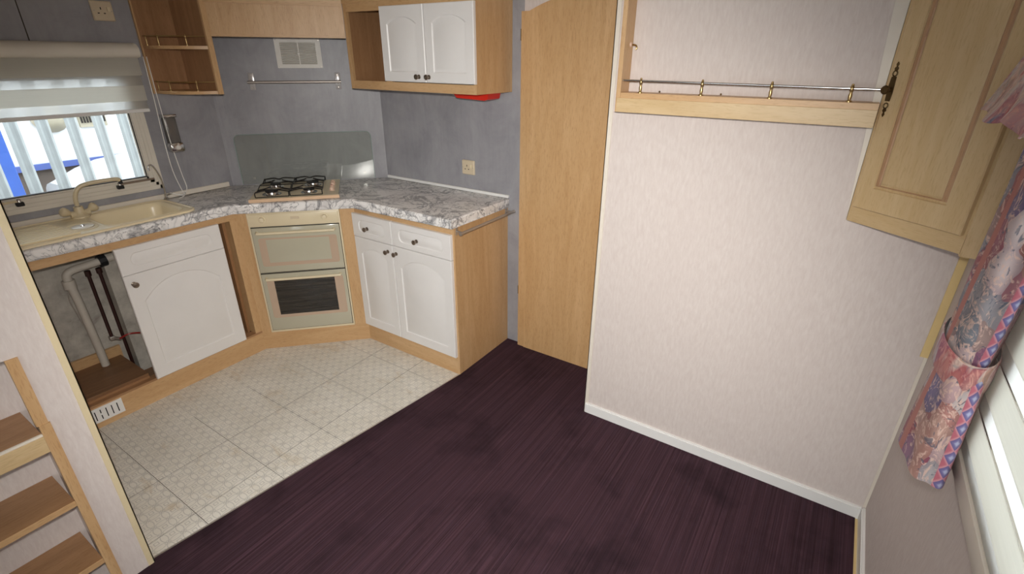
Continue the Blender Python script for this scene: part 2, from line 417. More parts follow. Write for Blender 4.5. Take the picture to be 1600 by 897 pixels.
def arch_shape(w, h, mx, mb, mt, rise, o, n=16):
    """cathedral panel outline inset by o"""
    x0, x1 = mx+o, w-mx-o; y0 = mb+o; ys = h-mt-rise-o
    pts = [(x0, y0), (x1, y0), (x1, ys)]
    for k in range(1, n):
        t = 1-k/n; s = abs(2*t-1); pts.append((x0+(x1-x0)*t, ys+rise*(1-s**2.3)))
    pts.append((x0, ys)); return pts
def rect_shape(w, h, mx, my, r, o): return rrect(mx+o, w-mx-o, my+o, h-my-o, r-o*.5)
def routed(pl, w, h, t, shape, prof=((0, 0), (.004, -.0045), (.010, -.0045), (.020, -.0008)), edge=.003):
    """door slab with moulded panel; pl(u,v,n) maps to frame space, n outward"""
    bm = B()
    outer = [(edge, edge), (w-edge, edge), (w-edge, h-edge), (edge, h-edge)]
    shp = [shape(o) for o, _ in prof]
    vo, vi = ring_fill(bm, outer, shp[0], pl, t)
    prev = vi
    for (o, d), s in list(zip(prof, shp))[1:]:
        cur = [bm.verts.new(pl(x, y, t+d)) for x, y in s]; bridge(bm, prev, cur); prev = cur
    bm.faces.new(prev)
    full = [(0, 0), (w, 0), (w, h), (0, h)]
    e1 = [bm.verts.new(pl(x, y, t-edge)) for x, y in full]; bridge(bm, vo, e1)
    e2 = [bm.verts.new(pl(x, y, 0)) for x, y in full]; bridge(bm, e1, e2); bm.faces.new(e2)
    bmesh.ops.remove_doubles(bm, verts=bm.verts[:], dist=1e-5)
    return bm
def knob(parent, at, axis, r=.013, mat='nickel'):
    return part('knob', lathe(B(), [(0, r*.8), (.002, r*.8), (.004, r*.4), (.014, r*.36), (.018, r*.9), (.022, r), (.025, r*.93), (.026, r*.65), (.0275, r*.6), (.029, r*.25)], at, axis, 18), mat, parent, sm=35)

# ------------------------------------------------------------------ measured layout (metres)
XE, D = 1.5204, .473                    # end panel, cabinet depth on the back wall
C = Vector((.8039, -.4730, 0)); E = Vector((.3756, -.9078, 0))   # ends of the oven face
A = Vector((.5928, 0, 0)); Bq = Vector((0, -.6869, 0))           # ends of the corner wall
XP, YP = 1.3433, -1.9565                # divider
W, XK, YK = 3.4062, 2.2294, -.3735      # right wall, end and plane of the pink wall
YF, ZC = -4.2, 2.03
DW = Fr(Bq, math.atan2(A.y-Bq.y, A.x-Bq.x)); DL = (A-Bq).length   # corner-wall frame: +x along wall, -y into the room
OF = Fr(E, math.atan2(C.y-E.y, C.x-E.x)); OL = (C-E).length       # oven-face frame

# ------------------------------------------------------------------ floor
struct('floor', bx(-.06, 3.47, YF-.05, .06, -.06, -.0012), 'subfloor', (0, 0, -.06))
floor_o = bpy.data.objects['floor']
def clip(poly, a, b, c):                 # keep a*x+b*y<=c
    out = []
    for i in range(len(poly)):
        p, q = poly[i], poly[(i+1) % len(poly)]; dp = a*p[0]+b*p[1]-c; dq = a*q[0]+b*q[1]-c
        if dp <= 0: out.append(p)
        if dp*dq < 0: t = dp/(dp-dq); out.append((p[0]+(q[0]-p[0])*t, p[1]+(q[1]-p[1])*t))
    return out
def xv(y): return 1.5111+(y+.5036)*(1.3227-1.5111)/(-1.948+.5036)
xs = [.375-.29, .375, .662, .955, 1.247, 1.54]; ys = [-2.06, -1.768, -1.474, -1.188, -.902, -.606, -.31]
gx = [0, .0006, .0010, .0032, .0026, .0006]
ltx, lty = (xv(-.5)-xv(-1.9))/1.4, 1
dface = OF.M.to_3x3() @ Vector((0, -1, 0))
for i in range(5):
    for j in range(6):
        g = .0021 if i >= 2 else .0010
        if i == 1 and j < 1: g = .0026
        p = [(xs[i]+gx[i]/2, ys[j]+g/2), (xs[i+1]-gx[i+1]/2, ys[j]+g/2), (xs[i+1]-gx[i+1]/2, ys[j+1]-g/2), (xs[i]+gx[i]/2, ys[j+1]-g/2)]
        p = clip(p, -1, 0, -.372); p = clip(p, 0, 1, -.470) if p else p
        p = clip(p, -dface.x, -dface.y, -(dface.x*E.x+dface.y*E.y)+.003) if p else p
        p = clip(p, 1, -(xv(-1)-xv(-2)), xv(0)-.002) if p else p
        p = clip(p, 0, -1, 2.0) if p else p
        if len(p) >= 3:
            t = part('vinyl_tile', prism(B(), p, -.0012, random.uniform(0, .0002)), 'vinyl_pattern', floor_o)
cp = [(xv(-.473)+.006, -.474), (XE+.002, -.002), (2.229, -.002), (2.229, -.386), (3.385, -.386), (3.385, YF), (1.345, YF), (1.345, -1.958), (xv(-1.957)+.006, -1.955)]
single('carpet', prism(B(), cp, -.003, .005), 'carpet_pile', 'dark purple striped carpet covering the main floor', 'carpet', (2.2, -1, -.003))
struct('trim_1', prism(B(), [(xv(-.474)-.001, -.474), (xv(-.474)+.005, -.474), (xv(-1.956)+.005, -1.956), (xv(-1.956)-.003, -1.956)], -.003, .004), 'threshold_metal', (1.4, -1, 0), label='thin metal threshold strip between vinyl and carpet')
struct('trim_2', bx(3.385, 3.396, YF, -.386, -.003, .002), 'yellow_trim', (3.39, -1, 0), label='bare yellowish floor strip beside the right skirting')

# ------------------------------------------------------------------ walls
b = B(); WY0, WY1, WZ0, WZ1 = -1.955, -1.085, .985, 1.53
box(b, -.05, 0, YF, WY0, 0, ZC); box(b, -.05, 0, WY1, -.66, 0, ZC); box(b, -.05, 0, WY0, WY1, 0, WZ0); box(b, -.05, 0, WY0, WY1, WZ1, ZC)
struct('wall_left', b, 'grey_paint', (0, -1.5, 0))
struct('wall_corner', bx(0, DL, 0, .05, 0, ZC), 'grey_paint', (0, 0, 0), DW)
struct('wall_back', bx(.56, 1.613, 0, .05, 0, ZC), 'grey_paint', (1, 0, 0))
struct('wall_doorway', bx(1.613, 2.29, .0, .05, 0, ZC), 'pink_paper', (1.9, 0, 0))
b = bx(XK+.004, 3.456, YK, YK+.05, 0, ZC); box(b, XK+.004, XK+.054, YK+.05, 0, 0, ZC)
struct('wall_centre', b, 'pink_paper', (2.8, YK, 0))
RY0, RY1, RZ0, RZ1 = -2.75, -1.06, .84, 1.66
b = bx(W, W+.05, YK+.05, RY1, 0, ZC); box(b, W, W+.05, RY0, YF, 0, ZC); box(b, W, W+.05, RY1, RY0, 0, RZ0); box(b, W, W+.05, RY1, RY0, RZ1, ZC)
struct('wall_right', b, 'pink_paper', (W, -2, 0))
# front wall behind the camera, with an unseen bay opening added for ambient daylight
b = bx(1.34, 1.45, YF-.05, YF, 0, ZC); box(b, 3.3, 3.456, YF-.05, YF, 0, ZC); box(b, 1.45, 3.3, YF-.05, YF, 0, .60); box(b, 1.45, 3.3, YF-.05, YF, 1.88, ZC)
struct('wall_front', b, 'pink_paper', (2.4, YF, 0))
# divider with the shelf recess
b = bx(0, 1.165, YF, YP, 0, ZC); box(b, 1.165, XP, -2.052, YP, 0, ZC); box(b, 1.165, XP, YF, -2.80, 0, ZC)
box(b, 1.165, XP, -2.80, -2.052, .893, ZC); box(b, 1.165, XP, -2.80, -2.052, 0, .02)
struct('wall_divider', b, 'pink_paper', (.7, -3, 0))
struct('ceiling', bx(-.05, 3.456, YF-.05, .05, ZC, ZC+.04), 'ceiling_paint', (1.7, -2, ZC))
# edge strips
b = bx(XP, XP+.003, YP-.016, YP+.003, .0, ZC); box(b, XP-.02, XP+.003, YP, YP+.003, 0, ZC)
struct('trim_3', b, 'yellow_edge', (XP, YP, 0), label='cream edge strip on the divider end')
b = bx(XK, XK+.003, YK-.003, 0, .0, ZC); box(b, XK, XK+.019, YK-.003, YK, 0, ZC)
struct('trim_4', b, 'cream_trim', (XK, YK, 0), label='cream edge strip on the pink wall end')
struct('trim_5', bx(W-.022, W-.0005, YK-.004, YK, .73, 1.20), 'yellow_trim', (W, YK, .73), label='yellow strip in the right corner under the cabinet')
struct('trim_6', bx(W-.010, W-.0005, YK-.003, YK, .06, .73), 'cream_trim', (W, YK, .06), label='pale strip low in the right corner')
b = bx(XK+.008, W-.013, YK-.012, YK, .0, .052); box(b, XK+.008, W-.013, YK-.008, YK, .052, .057)
struct('baseboard_centre', b, 'white_gloss', (2.8, YK, 0))
b = bx(W-.012, W, YF, YK-.004, .0, .052); box(b, W-.008, W, YF, YK-.004, .052, .057)
struct('baseboard_right', b, 'white_gloss', (W, -2, 0))
# upstand strips behind the worktop
struct('trim_7', bx(.602, XE+.010, -.014, 0, .901, .918, bev=.003), 'white_gloss', (1, 0, .9), label='white upstand strip on the back wall')
struct('trim_8', bx(0, .013, -1.95, -.712, .901, .928, bev=.003), 'cream_trim', (0, -1.3, .9), label='cream upstand strip under the kitchen window')
# panel joint battens
struct('trim_9', bx(0, .002, -1.4065, -1.403, 1.64, ZC), 'subfloor', (0, -1.4, 1.6))
b = bx(.016, .05, -.004, 0, .902, ZC)
struct('trim_10', b, 'grey_paint', (0, 0, .9), DW, label='grey cover strip at left end of the corner wall')
b = bx(DL-.07, DL-.035, -.004, 0, .902, 1.45)
struct('trim_11', b, 'grey_paint', (DL, 0, .9), DW, label='grey cover strip at right end of the corner wall')

# ------------------------------------------------------------------ kitchen window
win = thing('window_1', None, None, (0, -1.5, .96), kind='structure')
def frame_ring(x0, x1, y0, y1, z0, z1, t, bev=.002):
    b = B(); box(b, x0, x1, y0, y1, z0, z0+t, bev); box(b, x0, x1, y0, y1, z1-t, z1, bev); box(b, x0, x1, y0, y0+t, z0, z1, bev); box(b, x0, x1, y1-t, y1, z0, z1, bev); return b
part('outer_frame', frame_ring(0.0, .012, -1.955, -1.055, .960, 1.56, .022), 'window_frame', win)
part('middle_frame', frame_ring(-.008, .008, -1.935, -1.073, .980, 1.548, .018), 'window_frame', win)
part('inner_frame', frame_ring(-.014, .004, -1.920, -1.090, .997, 1.535, .022), 'window_frame', win)
part('sash', frame_ring(-.020, -.003, -1.900, -1.108, 1.017, 1.52, .014), 'window_frame', win)
part('gasket', frame_ring(-.018, .000, -1.888, -1.117, 1.028, 1.508, .004, 0), 'rubber_black', win)
part('pane', bx(-.014, -.010, -1.886, -1.119, 1.030, 1.506), 'window_glass', win)
def stay(y, d):
    t = thing('window_stay', None, 'window stay', (.01, y, 1.0), group='window stays on the kitchen sill')
    b = bx(.004, .026, y-.014, y+.014, .994, 1.012, bev=.003)
    part('catch', b, 'rubber_black', t)
    part('arm', bx(.012, .020, y, y+.16*d, 1.012, 1.022, bev=.002), 'tap_cream' if d < 0 else 'nickel', t)
    part('pivot', lathe(B(), [(0, .008), (.012, .008), (.016, .005)], (.016, y, 1.010), (0, 0, 1), 12), 'chrome', t, sm=True)
    return t
s1 = stay(-1.255, 1); s1['label'] = 'window stay with black catch behind the tap spout'
s2 = stay(-1.645, -1); s2['label'] = 'window stay with black catch at left end of the window sill'

# kitchen day-night blind
bl = thing('roller_blind', 'cream day-night roller blind half lowered over the kitchen window', 'blind', (.04, -1.5, 1.33))
prof = [(.004, 1.655), (.030, 1.660), (.055, 1.653), (.072, 1.635), (.074, 1.615), (.066, 1.600), (.045, 1.594), (.004, 1.594)]
b = prism(B(), prof, -1.954, -1.022, lambda x, z, y: (x, y, z)); part('cassette', b, 'window_frame', bl, sm=50)
for nme, za, zb, xx, mt, yr in (('fabric_band', 1.516, 1.598, .040, 'blind_cloth', -1.026), ('sheer_band', 1.470, 1.5175, .036, 'blind_sheer', -1.034), ('fabric_band', 1.401, 1.471, .040, 'blind_cloth', -1.034), ('sheer_band', 1.362, 1.402, .036, 'blind_sheer', -1.038)):
    part(nme, bx(xx, xx+.0012, -1.954, yr, za, zb), mt, bl)
part('bottom_rail', bx(.034, .044, -1.954, -1.036, 1.347, 1.364, bev=.004), 'white_gloss', bl)
# blind cord
cd = thing('blind_cord', 'white looped blind cord hanging down to the worktop', 'cord', (.04, -.99, .91))
b = tube(B(), catmull([(.045, -1.003, 1.60), (.046, -1.006, 1.40), (.045, -1.012, 1.2), (.045, -1.010, 1.05), (.050, -.995, .95), (.052, -.985, .92)], 6), .0021, 6)
tube(b, catmull([(.045, -.988, 1.60), (.046, -.988, 1.40), (.046, -.984, 1.2), (.048, -.972, 1.03), (.052, -.966, .95), (.052, -.985, .92)], 6), .0021, 6)
part('loop', b, 'cord_white', cd, sm=True)
b = tube(B(), catmull([(.052+.028*math.cos(a)*1.0, -1.018+.036*math.sin(a), .925+.012*math.cos(a*1.3)) for a in [k*.55 for k in range(13)]], 4), .0026, 6)
tube(b, catmull([(.052, -.985, .92), (.07, -1.0, .912), (.085, -1.03, .908)], 5), .0024, 6)
part('coil', b, 'cord_white', cd, sm=True)

# ------------------------------------------------------------------ outdoors (seen through the kitchen window)
struct('ground', bx(-9, -.06, -8, 6, -.65, -.60), 'tarmac', (-4, -1, -.6))
def pale_bm():
    prof = [(-.034, .0), (-.020, .012), (-.008, .004), (.008, .004), (.020, .012), (.034, 0), (.030, -.003), (.019, .008), (.008, 0), (-.008, 0), (-.019, .008), (-.030, -.003)]
    return prism(B(), prof, -.55, 1.95, lambda y, x, z: (x-1.3, y, z))
fence = thing('palisade_fence', 'galvanised steel palisade fence outside the kitchen window', 'fence', (-1.3, -1, -.6))
p0 = part('pale', pale_bm(), 'galvanised', fence)
for k in range(-6, 12):
    if k == 0: continue
    c = p0.copy(); c.parent = fence; COL.objects.link(c); c.location = (0, k*.1505, 0)
p0.location = (0, 0, 0)
off = -1.268  # first pale
for ch in fence.children: ch.location.y += off
part('rail', bx(-1.335, -1.305, -3, 1, .10, .15), 'galvanised', fence); part('rail', bx(-1.335, -1.305, -3, 1, 1.72, 1.77), 'galvanised', fence)
single('blue_post', bx(-2.03, -1.97, -1.255, -1.175, -.60, 1.6, bev=.005), 'post_blue', 'bright blue post behind the fence at left of the window', 'post', (-2, -1.215, -.6))
van = thing('white_trailer', 'long white cabin with blue lower stripe beyond the fence', 'cabin', (-5, 0, -.6))
part('body', bx(-6.5, -4.0, -4.5, 3.5, .54, 1.75, bev=.03), 'van_white', van)
part('stripe', bx(-6.49, -3.985, -4.49, 3.49, .50, .56), 'van_blue', van)
part('skirt', bx(-6.4, -4.05, -4.4, 3.4, -.60, .50), 'tarmac', van)
v1 = part('vent', bx(-4.0, -3.96, .02-.11, .16, .885, 1.10), 'vent_beige', van)
for k in range(9): part('louvre', bx(-3.965, -3.945, -.075+k*.026, -.062+k*.026, .93, 1.08), 'dark_hole', v1)
part('lamp', lathe(B(), [(0, .16), (.04, .16), (.12, .10), (.16, .04)], (-3.98, -.33, 1.02), (1, 0, 0), 18), 'vent_beige', van, sm=True)
part('blue_mark', bx(-3.995, -3.98, .30, .52, 1.02, 1.12), 'van_blue', van)
car = thing('white_car', 'white rounded car front parked beyond the fence', 'car', (-2.6, -.2, -.6))
sec = [(-.98, .40, .56, .55), (-.88, .20, .60, .62), (-.74, .05, .66, .70), (-.55, .0, .715, .76), (-.30, -.02, .74, .80), (-.05, -.02, .80, .82), (.25, -.02, .98, .80), (.6, -.02, 1.12, .76), (1.3, 0, 1.15, .74), (1.8, .1, .9, .74)]
b = B(); rings = []
for y, zb, zt, hw in sec:
    r = []
    for k in range(20):
        a = 2*math.pi*k/20; cx_, sz = math.cos(a), math.sin(a)
        sx = math.copysign(abs(cx_)**.6, cx_); ss = math.copysign(abs(sz)**.7, sz)
        r.append(b.verts.new((-3.05+hw*sx*.75, y+.28, (zb-.35+zt)/2+(zt-zb+.35)/2*ss-.06)))
    rings.append(r)
for p, q in zip(rings, rings[1:]): bridge(b, p, q)
b.faces.new(rings[0][::-1]); b.faces.new(rings[-1])
part('body', b, 'car_white', car, sm=60)
part('headlamp', lathe(B(), [(0, .08), (.02, .075), (.035, .04)], (-2.58, -.56, .50), (.8, -.6, 0), 16), 'glass_dark', car, sm=True)
part('bumper', bx(-3.5, -2.60, -.74, -.66, .14, .30, bev=.02), 'glass_dark', car)
for yy in (-.15, 1.5): part('wheel', lathe(B(), [(0, .26), (.02, .30), (.18, .30), (.2, .26)], (-2.65, yy, -.30), (1, 0, 0), 24), 'rubber_black', car, sm=True)

# ------------------------------------------------------------------ worktop with sink cut-out
OVX = XE+.008
out = [(.405, -1.955), (.405, -.937), (.8335, -.5026), (OVX, -.5026), (OVX, -.001), (.5928, -.001), (.001, -.687), (.001, -1.955)]
hole = [(.055, -1.46), (.335, -1.46), (.335, -1.13), (.055, -1.13)]
b = B(); idt = lambda x, y, n: (x, y, n)
vo, vi = ring_fill(b, out, hole, idt, .9)
e = [b.verts.new((x, y, .86)) for x, y in out]; h2 = [b.verts.new((x, y, .86)) for x, y in hole]
bridge(b, vo, e); bridge(b, vi, h2)
vo2, vi2 = ring_fill(b, out, hole, idt, .86)
bmesh.ops.remove_doubles(b, verts=b.verts[:], dist=1e-5)
ed = [x for x in b.edges if len(x.link_faces) == 2 and abs(x.verts[0].co.z-x.verts[1].co.z) < 1e-5 and x.calc_face_angle(0) > 1 and not (x.verts[0].co.x < .34 and x.verts[1].co.x < .34)]
bmesh.ops.bevel(b, geom=ed, offset=.011, segments=4, affect='EDGES', profile=.5)
single('worktop', b, 'marble_laminate', 'white worktop with grey marble veins along the kitchen units', 'worktop', (.4, -.9, .86), sm=50)

# ------------------------------------------------------------------ sink
sk = thing('kitchen_sink', 'cream inset sink with ribbed drainer under the window', 'sink', (.2, -1.5, .9))
so = [(.384, -1.952), (.374, -1.12), (.345, -1.082), (.060, -1.095), (.034, -1.13), (.034, -1.952)]
def smooth_loop(pts, r=.03, n=5):
    outp = []
    N = len(pts)
    for i in range(N):
        p0, p, p1 = Vector(pts[i-1]), Vector(pts[i]), Vector(pts[(i+1) % N]); a = (p0-p); c = (p1-p); rr = min(r, a.length*.45, c.length*.45)
        a = p+a.normalized()*rr; c = p+c.normalized()*rr
        for k in range(n+1):
            t = k/n; q = a*(1-t)**2+p*2*t*(1-t)+c*t*t; outp.append((q.x, q.y))
    return outp
so2 = smooth_loop(so, .025)
bowl = smooth_loop([(.340, -1.455), (.340, -1.165), (.305, -1.128), (.095, -1.128), (.072, -1.165), (.072, -1.455)], .06, 6)
ctr = Vector((.212, -1.295))
def sc_(pts, f, fy=None): return [(ctr.x+(x-ctr.x)*f, ctr.y+(y-ctr.y)*(fy or f)) for x, y in pts]
b = B(); vo, vi = ring_fill(b, so2, bowl, idt, .908)
rim = [b.verts.new((x, y, .9005)) for x, y in sc_(so2, 1.008)]; bridge(b, vo, rim)
prev = vi
for f, z in ((.97, .904), (.93, .888), (.90, .82), (.86, .750), (.78, .735), (.3, .730)):
    cur = [b.verts.new((x, y, z)) for x, y in sc_(bowl, f)]; bridge(b, prev, cur); prev = cur
b.faces.new(prev)
bmesh.ops.remove_doubles(b, verts=b.verts[:], dist=1e-5)
part('basin', b, 'sink_cream', sk, sm=35)
def ridge_loop(pts, z0, h, wd):
    b = B(); n = len(pts); P = [Vector((x, y, 0)) for x, y in pts]; sec = []
    for i in range(n):
        t = (P[(i+1) % n]-P[i-1]).normalized(); nn = Vector((t.y, -t.x, 0))
        sec.append([b.verts.new(P[i]+nn*o+Vector((0, 0, z))) for o, z in ((-wd, z0), (-wd*.5, z0+h), (wd*.5, z0+h), (wd, z0))])
    for i in range(n):
        a, c = sec[i], sec[(i+1) % n]
        for k in range(3): b.faces.new((a[k], a[k+1], c[k+1], c[k]))
    return b
part('raised_rim', ridge_loop(sc_(so2, .985), .9078, .004, .006), 'sink_cream', sk, sm=60)
part('bowl_rim', ridge_loop(sc_(bowl, 1.05, 1.04), .9078, .003, .005), 'sink_cream', sk, sm=60)
for k in range(10):
    y0 = -1.60+.004*k; x = .115+k*.026
    part('drainer_rib', bx(x-.0075, x+.0075, y0, -1.948, .9078, .9180, bev=.0025), 'sink_cream', sk, sm=50)
part('plug_recess', ridge_loop(rrect(.185, .320, -1.575, -1.475, .045, 5), .9078, .003, .004), 'sink_cream', sk, sm=60)
pc = part('plug_cover', lathe(B(), [(0, .041), (.003, .041), (.005, .036), (.0055, .0)], (.252, -1.522, .9085), (0, 0, 1), 28), 'sink_white', sk, sm=35)
for v in pc.data.vertices: pass
part('plug_button', lathe(B(), [(0, .009), (.004, .008), (.006, .003)], (.252, -1.522, .914), (0, 0, 1), 14), 'chrome', pc, sm=True)
part('waste', lathe(B(), [(0, .032), (.002, .03), (.003, .018)], (.21, -1.30, .7305), (0, 0, 1), 20), 'chrome', sk, sm=35)

# mixer tap
tp = thing('mixer_tap', 'cream two-handled mixer tap with long swan spout over the sink', 'tap', (.062, -1.462, .908))
b = lathe(B(), [(0, .036), (.006, .035), (.014, .024), (.028, .020), (.05, .018)], (.062, -1.462, .908), (0, 0, 1), 20)
tube(b, [(.062, -1.500, .925), (.062, -1.424, .925)], [.015, .015], 12)
part('body', b, 'tap_cream', tp, sm=40)
sp = [(.062, -1.462, .952), (.062, -1.462, .985), (.063, -1.452, 1.022), (.066, -1.432, 1.045), (.072, -1.40, 1.055), (.085, -1.34, 1.060), (.098, -1.29, 1.060), (.100, -1.278, 1.052)]
part('spout', tube(B(), catmull(sp, 6), .0095, 12), 'tap_cream', tp, sm=True)
part('collar', lathe(B(), [(0, .014), (.01, .014), (.012, .011)], (.062, -1.462, .950), (0, 0, 1), 16), 'chrome', tp, sm=True)
part('nozzle', tube(B(), [(.100, -1.279, 1.058), (.101, -1.276, 1.036)], .0085, 12), 'rubber_black', tp, sm=True)
for s in (-1, 1):
    dr = Vector((.10, .75*s, .45)).normalized(); o = Vector((.062, -1.462+.034*s, .930))
    hd = part('handle', lathe(B(), [(0, .010), (.008, .011), (.014, .016), (.026, .021), (.036, .020), (.042, .013), (.043, .001)], o, dr, 16), 'tap_cream', tp, sm=50)

# slim filter tap
ft = thing('filter_tap', 'slim chrome swan-neck tap at the back right corner of the sink', 'tap', (.03, -1.078, .908))
part('base', lathe(B(), [(0, .012), (.01, .012), (.014, .007), (.03, .006)], (.032, -1.072, .901), (0, 0, 1), 14), 'chrome', ft, sm=True)
part('spout', tube(B(), catmull([(.032, -1.072, .92), (.032, -1.069, .96), (.033, -1.073, 1.02), (.034, -1.088, 1.072), (.036, -1.102, 1.091), (.038, -1.115, 1.085), (.039, -1.118, 1.064)], 6), .0042, 10), 'chrome', ft, sm=True)
part('lever', tube(B(), [(.035, -1.065, .925), (.055, -1.045, .935)], .004, 8), 'chrome', ft, sm=True)

# soap dispenser
sd = thing('soap_dispenser', 'small chrome and grey wall soap dispenser right of the window', 'soap dispenser', (0, -.95, 1.14))
part('tank', bx(0, .045, -.985, -.925, 1.165, 1.315, bev=.012), 'dispenser_black', sd, sm=40)
part('lid', bx(0, .050, -.990, -.920, 1.312, 1.328, bev=.006), 'chrome', sd, sm=40)
fb = part('push_plate', bx(0, .056, -.992, -.920, 1.135, 1.188, bev=.014), 'chrome', sd, sm=40)
part('button', lathe(B(), [(0, .012), (.006, .011), (.009, .004)], (.055, -.956, 1.162), (1, 0, 0), 16), 'white_side', fb, sm=True)

# ------------------------------------------------------------------ sink base unit
su = thing('sink_base_unit', 'oak sink unit with one white door and an open bay showing pipes', 'cabinet', (.2, -1.45, 0))
EX = E.x
part('plinth', bx(EX-.016, EX, -1.955, E.y, 0, .112), 'oak_y', su)
part('front_ledge', bx(EX-.045, EX, -1.955, E.y, .112, .124), 'oak_brown_y', su)
part('top_rail', bx(EX-.018, EX, -1.955, E.y, .808, .860), 'oak_y', su)
part('stile', bx(EX-.06, EX, -.946, E.y, .124, .808), 'oak_z', su)
part('partition', bx(.004, EX-.06, -.960, -.946, .03, .858), 'oak_brown_z', su)
part('partition', bx(.004, EX-.02, -1.020, -1.008, .03, .858), 'oak_brown_z', su)
part('slot_floor', bx(.004, EX-.045, -1.008, -.960, .10, .118), 'oak_brown_y', su)
part('base_board', bx(.035, .345, -1.955, -1.500, .135, .152, bev=.001), 'board_brown', su)
part('board_edge', bx(.330, .347, -1.955, -1.500, .112, .136), 'oak_brown_y', su)
part('upstand', bx(.018, .034, -1.955, -1.490, .112, .205), 'oak_y', su)
part('lower_floor', bx(.004, EX-.045, -1.955, -1.02, .03, .045), 'board_brown', su)
def backpanel():
    t = NT('stained_board', .85); n = t.noise(t.coord((1, 1, 1)), 7, 5, .7, .4); g = t.noise(t.coord((1, 1, 1)), 30, 3)
    c = t.ramp(n, [(.3, (206, 200, 188)), (.6, (178, 172, 162)), (.8, (130, 116, 108))]); c = t.mix(.3, c, t.ramp(g, [(.4, (.7, .68, .66, 1)), (.6, (1, 1, 1, 1))]), 'MULTIPLY'); t.col(c)
backpanel()
part('back_panel', bx(.001, .006, -1.955, -1.02, .03, .858), 'stained_board', su)
part('boxing', bx(.006, .10, -1.455, -1.12, .03, .80), 'stained_board', su)
sdz0, sdz1, sdy0, sdy1 = .122, .813, -1.485, -1.013
plx = lambda u, v, n: (EX+n, sdy0+u, sdz0+v)
wD, hD = sdy1-sdy0, sdz1-sdz0
dl_ = part('door', routed(plx, wD, hD-.132, .018, lambda o: arch_shape(wD, hD-.132, .055, .065, .055, .085, o)), 'white_laminate', su, sm=25)
plx2 = lambda u, v, n: (EX+n, sdy0+u, sdz0+hD-.130+v)
part('false_drawer_front', routed(plx2, wD, .130, .018, lambda o: rect_shape(wD, .130, .05, .032, .03, o)), 'white_laminate', su, sm=25)
knob(dl_, (EX+.018, -1.452, .637), (1, 0, 0), .014)
# plinth vent
b = B(); vy0, vy1, vz0, vz1 = -1.785, -1.648, .030, .106
box(b, EX, EX+.004, vy0, vy1, vz0, vz1, bev=.001)
pv = thing('plinth_vent', 'cream slotted vent plate on the sink unit plinth', 'vent', (EX, -1.7, .03))
part('plate', b, 'white_gloss', pv)
for k in range(5):
    yy = vy0+.024+k*.0225
    if k == 1: part('slot', bx(EX+.003, EX+.0045, yy-.002, yy+.002, vz0+.012, vz0+.034), 'dark_hole', pv); part('slot', bx(EX+.003, EX+.0045, yy-.002, yy+.002, vz0+.044, vz1-.012), 'dark_hole', pv)
    else: part('slot', bx(EX+.003, EX+.0045, yy-.002, yy+.002, vz0+.014, vz1-.014), 'dark_hole', pv)

# pipes below the sink
wp = thing('waste_pipe', 'thick white plastic waste pipe under the sink', 'pipe', (.09, -1.59, .15))
part('pipe', tube(B(), catmull([(.10, -1.41, .695), (.10, -1.50, .688), (.10, -1.575, .682), (.10, -1.602, .668), (.10, -1.607, .64), (.10, -1.60, .55), (.09, -1.59, .30), (.09, -1.588, .153)], 5), .018, 14), 'pipe_white', wp, sm=True)
part('elbow', tube(B(), [(.10, -1.607, .60), (.10, -1.607, .64)], .026, 14), 'pipe_white', wp, sm=40)
part('nut', tube(B(), [(.10, -1.47, .69), (.10, -1.44, .692)], .030, 10), 'rubber_black', wp)
w0 = single('hot_pipe', tube(tube(B(), [(.10, -1.526, .66), (.10, -1.526, .30)], .008, 10), [(.10, -1.526, .66), (.10, -1.526, .635)], .013, 8), 'pipe_dark', 'dark pipe ending at a valve under the sink, nearer the waste pipe', 'pipe', (.10, -1.526, .3), sm=40)
single('cold_pipe', tube(tube(B(), [(.10, -1.480, .66), (.10, -1.480, .046)], .008, 10), [(.10, -1.480, .66), (.10, -1.480, .635)], .013, 8), 'pipe_dark', 'long dark pipe under the sink running down to the floor', 'pipe', (.10, -1.480, .046), sm=40)
vl = thing('stop_valve', 'brass stop valve with red hose under the sink', 'valve', (.10, -1.526, .28))
b = bx(.085, .115, -1.538, -1.514, .278, .300, bev=.004); tube(b, [(.10, -1.526, .290), (.13, -1.50, .280)], .008, 8)
part('body', b, 'brushed_steel', vl)
part('hose', tube(B(), catmull([(.13, -1.505, .283), (.15, -1.47, .300), (.155, -1.43, .290), (.155, -1.39, .270)], 6), .0045, 8), 'hose_red', vl, sm=True)
single('thin_wire', tube(B(), catmull([(.10, -1.600, .66), (.105, -1.613, .62), (.10, -1.629, .55), (.10, -1.622, .47), (.10, -1.613, .39)], 5), .0022, 6), 'brushed_steel', 'thin bent grey wire hanging left of the waste pipe', 'wire', (.10, -1.61, .39), sm=True)

# ------------------------------------------------------------------ oven housing and oven
oh = thing('oven_housing', 'oak corner housing around the built-in oven', 'cabinet', (OL/2, 0, 0), OF)
part('stile', bx(-.004, .052, 0, .018, .112, .860), 'oak_z', oh); part('stile', bx(.532, OL+.004, 0, .018, .112, .860), 'oak_z', oh)
part('plinth', bx(-.002, OL+.002, 0, .018, 0, .112), 'oak_x', oh)
part('top_rail', bx(.052, .532, .002, .018, .838, .860), 'oak_brown_x', oh)
ov = thing('double_oven', 'built-in double oven with grey-green doors and cream trim', 'oven', (.292, 0, .113), OF)
b = bx(.053, .531, -.012, .34, .112, .840, bev=.004)
part('body', b, 'cream_plastic', ov, sm=40)
cpn = part('control_panel', bx(.060, .524, -.018, -.010, .764, .834, bev=.004), 'cream_plastic', ov, sm=40)
for x in (.130, .450): part('dial', lathe(B(), [(0, .022), (.004, .0215), (.005, .015), (.018, .013), (.020, .010)], (x, -.018, .805), (0, -1, 0), 24), 'cream_plastic', cpn, sm=35)
